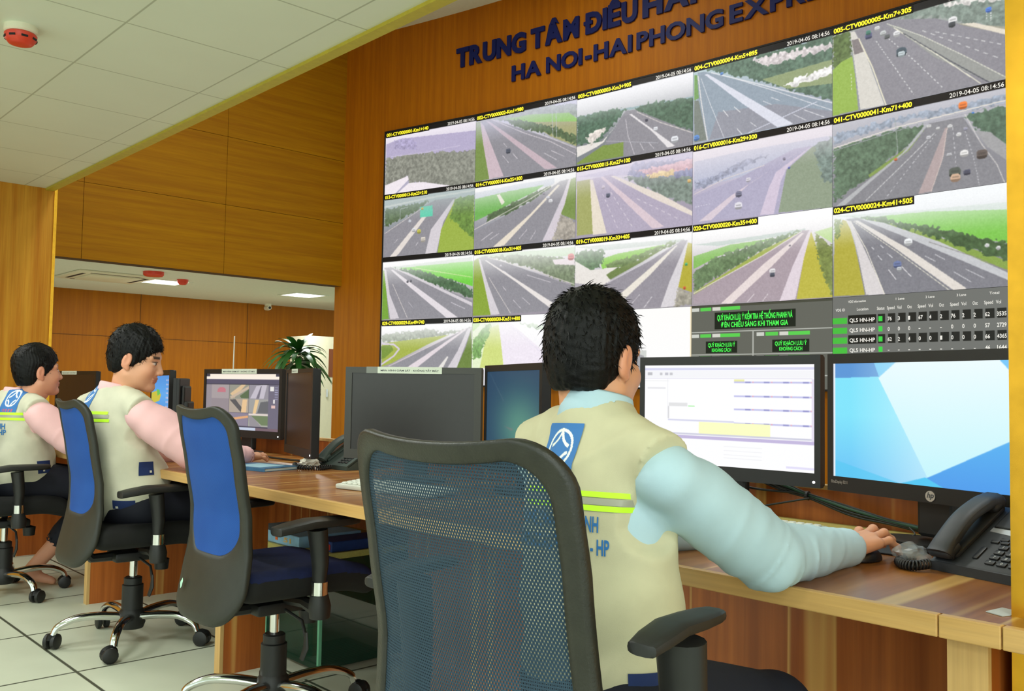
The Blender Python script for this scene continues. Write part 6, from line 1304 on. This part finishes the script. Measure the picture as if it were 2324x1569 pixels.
def phone(label, loc, rz, body, detailed=True, sc=1.0, hs_h=1.0):
    """local: front edge towards -X (the operator), handset on the +Y side"""
    t = thing('desk_phone', label, 'telephone', loc, rz); A = R(30)
    def P(g): return [tuple(Vector(v) * sc) for v in tilt(g, 0, .018, A)[0]], g[1]
    prof = [(0, 0), (.19, 0), (.185, .118), (.0, .019)]
    side = prism([(x, z) for x, z in prof], -.125, .085); foot = ([(v[0] * sc, v[2] * sc, v[1] * sc) for v in side[0]], side[1])
    obj('phone_base', [foot, P(rbox(.0, .225, -.125, .085, .0, .020, .006))], body, t, smooth='auto')
    obj('handset_cradle', [P(rbox(.02, .215, .030, .082, .018, .030, .008))], body, t, smooth='auto')
    hpts = smooth_pts([(.006, .058, .036), (.035, .058, .048), (.11, .058, .060), (.180, .058, .052), (.215, .058, .036)], 6)
    n_ = len(hpts); Vh, Fh = tube([tilt(([p], []), 0, .018, A)[0][0] for p in hpts], 1.0, 14)
    Vh2 = []
    cs = [Vector(tilt(([p], []), 0, .018, A)[0][0]) for p in hpts]
    for i in range(n_):
        e = abs(i / (n_ - 1) * 2 - 1); wy = .0255 + .004 * e ** 2; wz = .013 + .007 * e ** 3
        for k in range(14):
            v = Vector(Vh[i * 14 + k]) - cs[i]; yy_ = v.y; zz_ = math.sqrt(max(0, v.length_squared - yy_ * yy_)); rest = Vector((v.x, 0, v.z))
            cy_ = math.copysign(abs(yy_) ** .6, yy_); Vh2.append(tuple((cs[i] + Vector((0, cy_ * wy, 0)) + rest * wz * (abs(zz_) ** -.25 if zz_ > .05 else 1)) * sc))
    obj('handset', [(Vh2, Fh), P(rbox(.0, .048, .030, .086, .026, .050, .010, 3)), P(rbox(.180, .228, .030, .086, .026, .050, .010, 3))], body, t, smooth='auto')
    obj('display_frame', [P(rbox(.142, .215, -.120, .018, .019, .0235, .003))], M_KEY, t)
    if detailed:
        sc_ = obj('display', [P(box(.160, .205, -.100, -.020, .0236, .0242))], M_LCD, t)
        obj('silver_trim', [P(prism([(.128, .020), (.142, .020), (.142, -.118), (.118, -.118), (.098, -.085), (.098, -.060), (.122, -.035)], .0192, .0206))], M_SILV, t)
        nk = obj('navigation_button', [P(lathe([(.0, .0206), (.0135, .0206), (.0125, .025), (.008, .0265), (.0, .0268)], 24, (.114, -.072, 0)))], M_SILV, t, smooth=True)
        obj('button_ring', [P(lathe([(.0136, .0206), (.0165, .0206), (.0165, .0225), (.0136, .0225)], 24, (.114, -.072, 0)))], M_KEY, nk)
        K = [('1', 0, 0), ('2', 0, 1), ('3', 0, 2), ('4', 1, 0), ('5', 1, 1), ('6', 1, 2), ('7', 2, 0), ('8', 2, 1), ('9', 2, 2), ('*', 3, 0), ('0', 3, 1), ('#', 3, 2)]
        for ch, r_, c_ in K:
            x0, y0 = .078 - r_ * .0175, -.040 - c_ * .0255
            kk = obj('key', [P(rbox(x0 - .0065, x0 + .0065, y0 - .0100, y0 + .0100, .0195, .0238, .002))], M_KEY, t, smooth='auto')
            g = text_mesh(ch, .0095, 0, .0002, align='CENTER'); obj('key_mark', [P(([(x0 - .003 + y, y0 - x, .0241) for x, y, _ in g[0]], g[1]))], M_KTXT, kk, fix=False)
        for x0, y0, w_ in ((.104, -.028, .009), (.094, -.012, .009), (.094, -.034, .009)):
            obj('soft_key', [P(rbox(x0 - .0045, x0 + .0045, y0 - w_, y0 + w_, .0195, .0235, .002))], M_KEY, t, smooth='auto')
        obj('volume_key', [P(rbox(.030, .072, -.008, .004, .0195, .0232, .0025))], M_KEY, t, smooth='auto')
        for k in range(4): obj('soft_key', [P(rbox(.150, .155, -.102 + k * .021, -.088 + k * .021, .0236, .0252, .001))], M_KEY, t)
    else:
        obj('display', [P(box(.165, .20, -.110, -.03, .0236, .0242))], mat('pale_display', (196, 208, 200), .4), t)
        for r_ in range(4):
            for c_ in range(3): obj('key', [P(rbox(.078 - r_ * .018 - .006, .078 - r_ * .018 + .006, -.050 - c_ * .024 - .009, -.050 - c_ * .024 + .009, .0195, .0235, .002))], M_KEY, t)
        for r_ in range(2): obj('soft_key', [P(rbox(.108, .118, -.052 - r_ * .03, -.034 - r_ * .03, .0195, .0235, .002))], M_KEY, t)
        obj('silver_trim', [P(box(.126, .140, -.118, .018, .0195, .0215))], M_SILV, t)
    return t
def coil(pts, r, turns, rw=.0022, n=7):
    P = [Vector(p) for p in smooth_pts(pts, 14)]; out = []; N = len(P); T = turns * 12
    for i in range(T + 1):
        f = i / T * (N - 1); k = min(int(f), N - 2); p = P[k].lerp(P[k + 1], f - k); t_ = (P[k + 1] - P[k]).normalized()
        a = t_.cross(Vector((0, 0, 1))); a = a.normalized() if a.length > .01 else Vector((1, 0, 0)); b = a.cross(t_); th = 2 * math.pi * i / 12
        out.append(tuple(p + a * math.cos(th) * r + b * math.sin(th) * r))
    return tube(out, rw, n)
ph1 = phone('charcoal desk phone with lit display beside the right pillar', (1.795, .663, .6902), R(-15), M_PHN, sc=.90)
ph2 = phone('grey-green desk phone left of the switched-off monitor', (2.015, 3.235, .6902), R(4), M_PHG, False, sc=.92)
# coiled cords
tg = obj('coiled_cord', [coil([(1.79, .728, .705), (1.765, .748, .701), (1.775, .775, .700), (1.805, .790, .700), (1.83, .768, .701)], .008, 22)], M_CORD, smooth=True)
tag(tg, 'black coiled phone cord bunched by the charcoal phone', 'cord')
def crumple(c, r, n, seed, flat=.6):
    rr = np.random.default_rng(seed); bm = bmesh.new(); bmesh.ops.create_icosphere(bm, subdivisions=3, radius=1)
    for v in bm.verts:
        d = np.array(v.co); k = 1 + .35 * wob(d[0:1], d[1:2], d[2:3], 3.2, seed)[0] + .14 * wob(d[0:1], d[1:2], d[2:3], 9, seed + 3)[0] + rr.normal(0, .035)
        v.co = Vector((c[0] + d[0] * k * r[0], c[1] + d[1] * k * r[1], max(c[2] + d[2] * k * r[2], .6915)))
    return frombm(bm)
tg = obj('plastic_bag', [crumple((1.822, .778, .712), (.034, .032, .022), 0, 4)], M_PLAST); tag(tg, 'crumpled clear plastic wrap round the coiled cord on the desk', 'plastic wrap')
tg = obj('coiled_cord', [coil([(2.00, 3.20, .702), (1.93, 3.20, .70), (1.90, 3.30, .70), (1.95, 3.40, .70)], .008, 24)], M_CORD, smooth=True); tag(tg, 'black coiled cord looping in front of the grey-green phone', 'cord')
tg = obj('tissue', [crumple((1.95, 3.275, .714), (.040, .034, .022), 0, 11)], mat('white_tissue', (222, 216, 200), .9)); tag(tg, 'crumpled white tissue before the grey-green phone', 'tissue')

# ------------------------------------------------------------------ mouse, mat, keyboards, notebook, papers
mo = thing('computer_mouse', 'black computer mouse under the nearest operator hand', 'computer mouse', (1.800, .858, .6905), R(-4))
s = SDF((-.06, -.04, -.01), (.06, .04, .05), .003); s.ell((0, 0, .002), (.050, .029, .030), k=.01); X, Y, Z = s.grid(); s.F = np.maximum(s.F, -Z + .001).astype(np.float32)
V, F = s.mesh(); npobj('mouse_shell', V * .88, F, M_BLACK, mo)
obj('scroll_wheel', [xf(lathe([(.0, -.003), (.007, -.003), (.007, .003), (.0, .003)], 14, axis='Y'), (.026, 0, .021))], M_RUB, mo)
M_PAD = mat('mouse_mat', (18, 19, 22), .6)
tag(obj('mouse_mat', [xf(rbox(-.07, .10, -.075, .075, 0, .003, .001), (0, 0, 0))], M_PAD), 'thin black mat on the desk right of the operator hand', 'mouse mat').location = (1.97, .885, .6911)
def keyboard(label, loc, rz, col, w=.40, d=.13):
    t = thing('keyboard', label, 'keyboard', loc, rz); m_ = mat('keyboard_shell', col, .5, noise=.05); mk = mat('key_cap', tuple(min(255, c + 8) for c in col), .5)
    obj('keyboard_case', [tilt(rbox(-d / 2, d / 2, -w / 2, w / 2, 0, .016, .005), -d / 2, 0, R(4))], m_, t, smooth='auto')
    ks = []
    for r_ in range(5):
        for c_ in range(16):
            y = -w / 2 + .018 + c_ * (w - .036) / 15.5; x = -d / 2 + .018 + r_ * .021; ks.append(tilt(rbox(x - .008, x + .008, y - .009, y + .009, .015, .022, .002, 1), -d / 2, 0, R(4)))
    o_ = obj('key_caps', ks, mk, t); return t
keyboard('white keyboard on the desk beyond the nearest operator arm', (1.96, 1.235, .6905), R(3), (206, 208, 198), w=.36)
keyboard('pale keyboard corner left of the large black net chair', (1.745, 2.40, .6905), R(10), (206, 208, 196), w=.42, d=.14)
nb = thing('notebook', 'blue covered notebook on the desk behind the empty blue chair', 'notebook', (1.785, 3.39, .6905), R(14))
obj('notebook_pages', [rbox(-.085, .085, -.125, .125, .001, .011, .001, 1)], mat('page_edges', (206, 214, 210), .8), nb); obj('notebook_cover', [rbox(-.088, .088, -.128, .128, .011, .0135, .001, 1), rbox(-.088, .088, -.128, .128, 0, .001, .0004, 1), box(-.0895, -.0885, -.128, .128, 0, .0135)], mat('blue_cover', (58, 110, 150), .45, noise=.3, nscale=20), nb)
obj('loose_sheet', [box(-.07, .06, -.08, .07, .0136, .0140)], mat('pale_blue_sheet', (150, 190, 206), .6), nb)
tag(obj('paper_slip', [prism([(0, 0), (.05, -.02), (.06, .02), (.012, .028)], 0, .0012)], mat('grey_paper', (186, 190, 190), .7)), 'small grey paper slip at the foot of the right pillar', 'paper').location = (1.512, .506, .6905)
# antenna rod behind the camera-software monitor
an = thing('antenna', 'thin white antenna rod rising behind the camera-software monitor', 'antenna', (2.22, 4.55, .6905))
obj('antenna_base', [lathe([(.0, 0), (.035, 0), (.03, .012), (.008, .018), (.0, .018)], 18)], M_BLACK, an); obj('antenna_rod', [tube([(0, 0, .015), (0, -.01, .60)], [.0045, .0032], 8)], mat('white_rod', (216, 212, 196), .5), an)
# cables under the two near monitors
M_CAB = mat('black_cable', (20, 24, 20), .45); M_CABG = mat('green_cable', (30, 74, 52), .45)
def cable(label, pts, r, m, name='cable'):
    o = obj(name, [tube(smooth_pts(pts, 8), r, 8)], m, smooth=True); return tag(o, label, 'cable')
bun = thing('cable_bundle', 'tied bundle of black and green cables sagging under the two near monitors', 'cable', (2.17, 1.0, .70))
def rel(pts): return [(x - 2.17, y - 1.0, z - .70) for x, y, z in pts]
for k, (m_, dy, dz_) in enumerate([(M_CAB, 0, 0), (M_CAB, .004, -.004), (M_CABG, -.003, .004), (M_CAB, .002, .006)]):
    obj('cable_strand', [tube(smooth_pts(rel([(2.19, 1.36, .80 + dz_), (2.185 + dy, 1.27, .778 + dz_ * 2), (2.18, 1.19, .762 + dz_), (2.175 + dy, 1.08, .735 + dz_ * 2), (2.17, .98, .722 + dz_), (2.17 + dy, .90, .712 + dz_)]), 8), .0035, 8)], m_, bun, smooth=True)
obj('cable_tie', [lathe([(.009, -.003), (.012, -.003), (.012, .003), (.009, .003)], 12, tuple(rel([(2.18, 1.195, .764)])[0]), axis='Y')], M_BLACK, bun)
cable('single black cable drooping from the worksheet monitor to the tie', [(2.19, 1.50, .80), (2.18, 1.38, .772), (2.18, 1.28, .768), (2.185, 1.20, .772)], .0032, M_CAB)
cable('thin black cable running down from the tie to the keyboard', [(2.16, 1.18, .760), (2.12, 1.30, .730), (2.08, 1.40, .705), (2.05, 1.44, .6945)], .0025, M_CAB)
cable('thin black lead curving over the pale strip to the mouse mat', [(2.15, .92, .718), (2.13, .90, .705), (2.10, .93, .6945), (2.02, 1.00, .6945), (1.93, .955, .696)], .002, M_CAB)
cable('black cables lying behind the notebook under the software monitor', [(2.16, 4.15, .70), (2.10, 3.95, .695), (2.08, 3.75, .695), (2.12, 3.50, .695), (2.18, 3.35, .70)], .004, M_CAB)
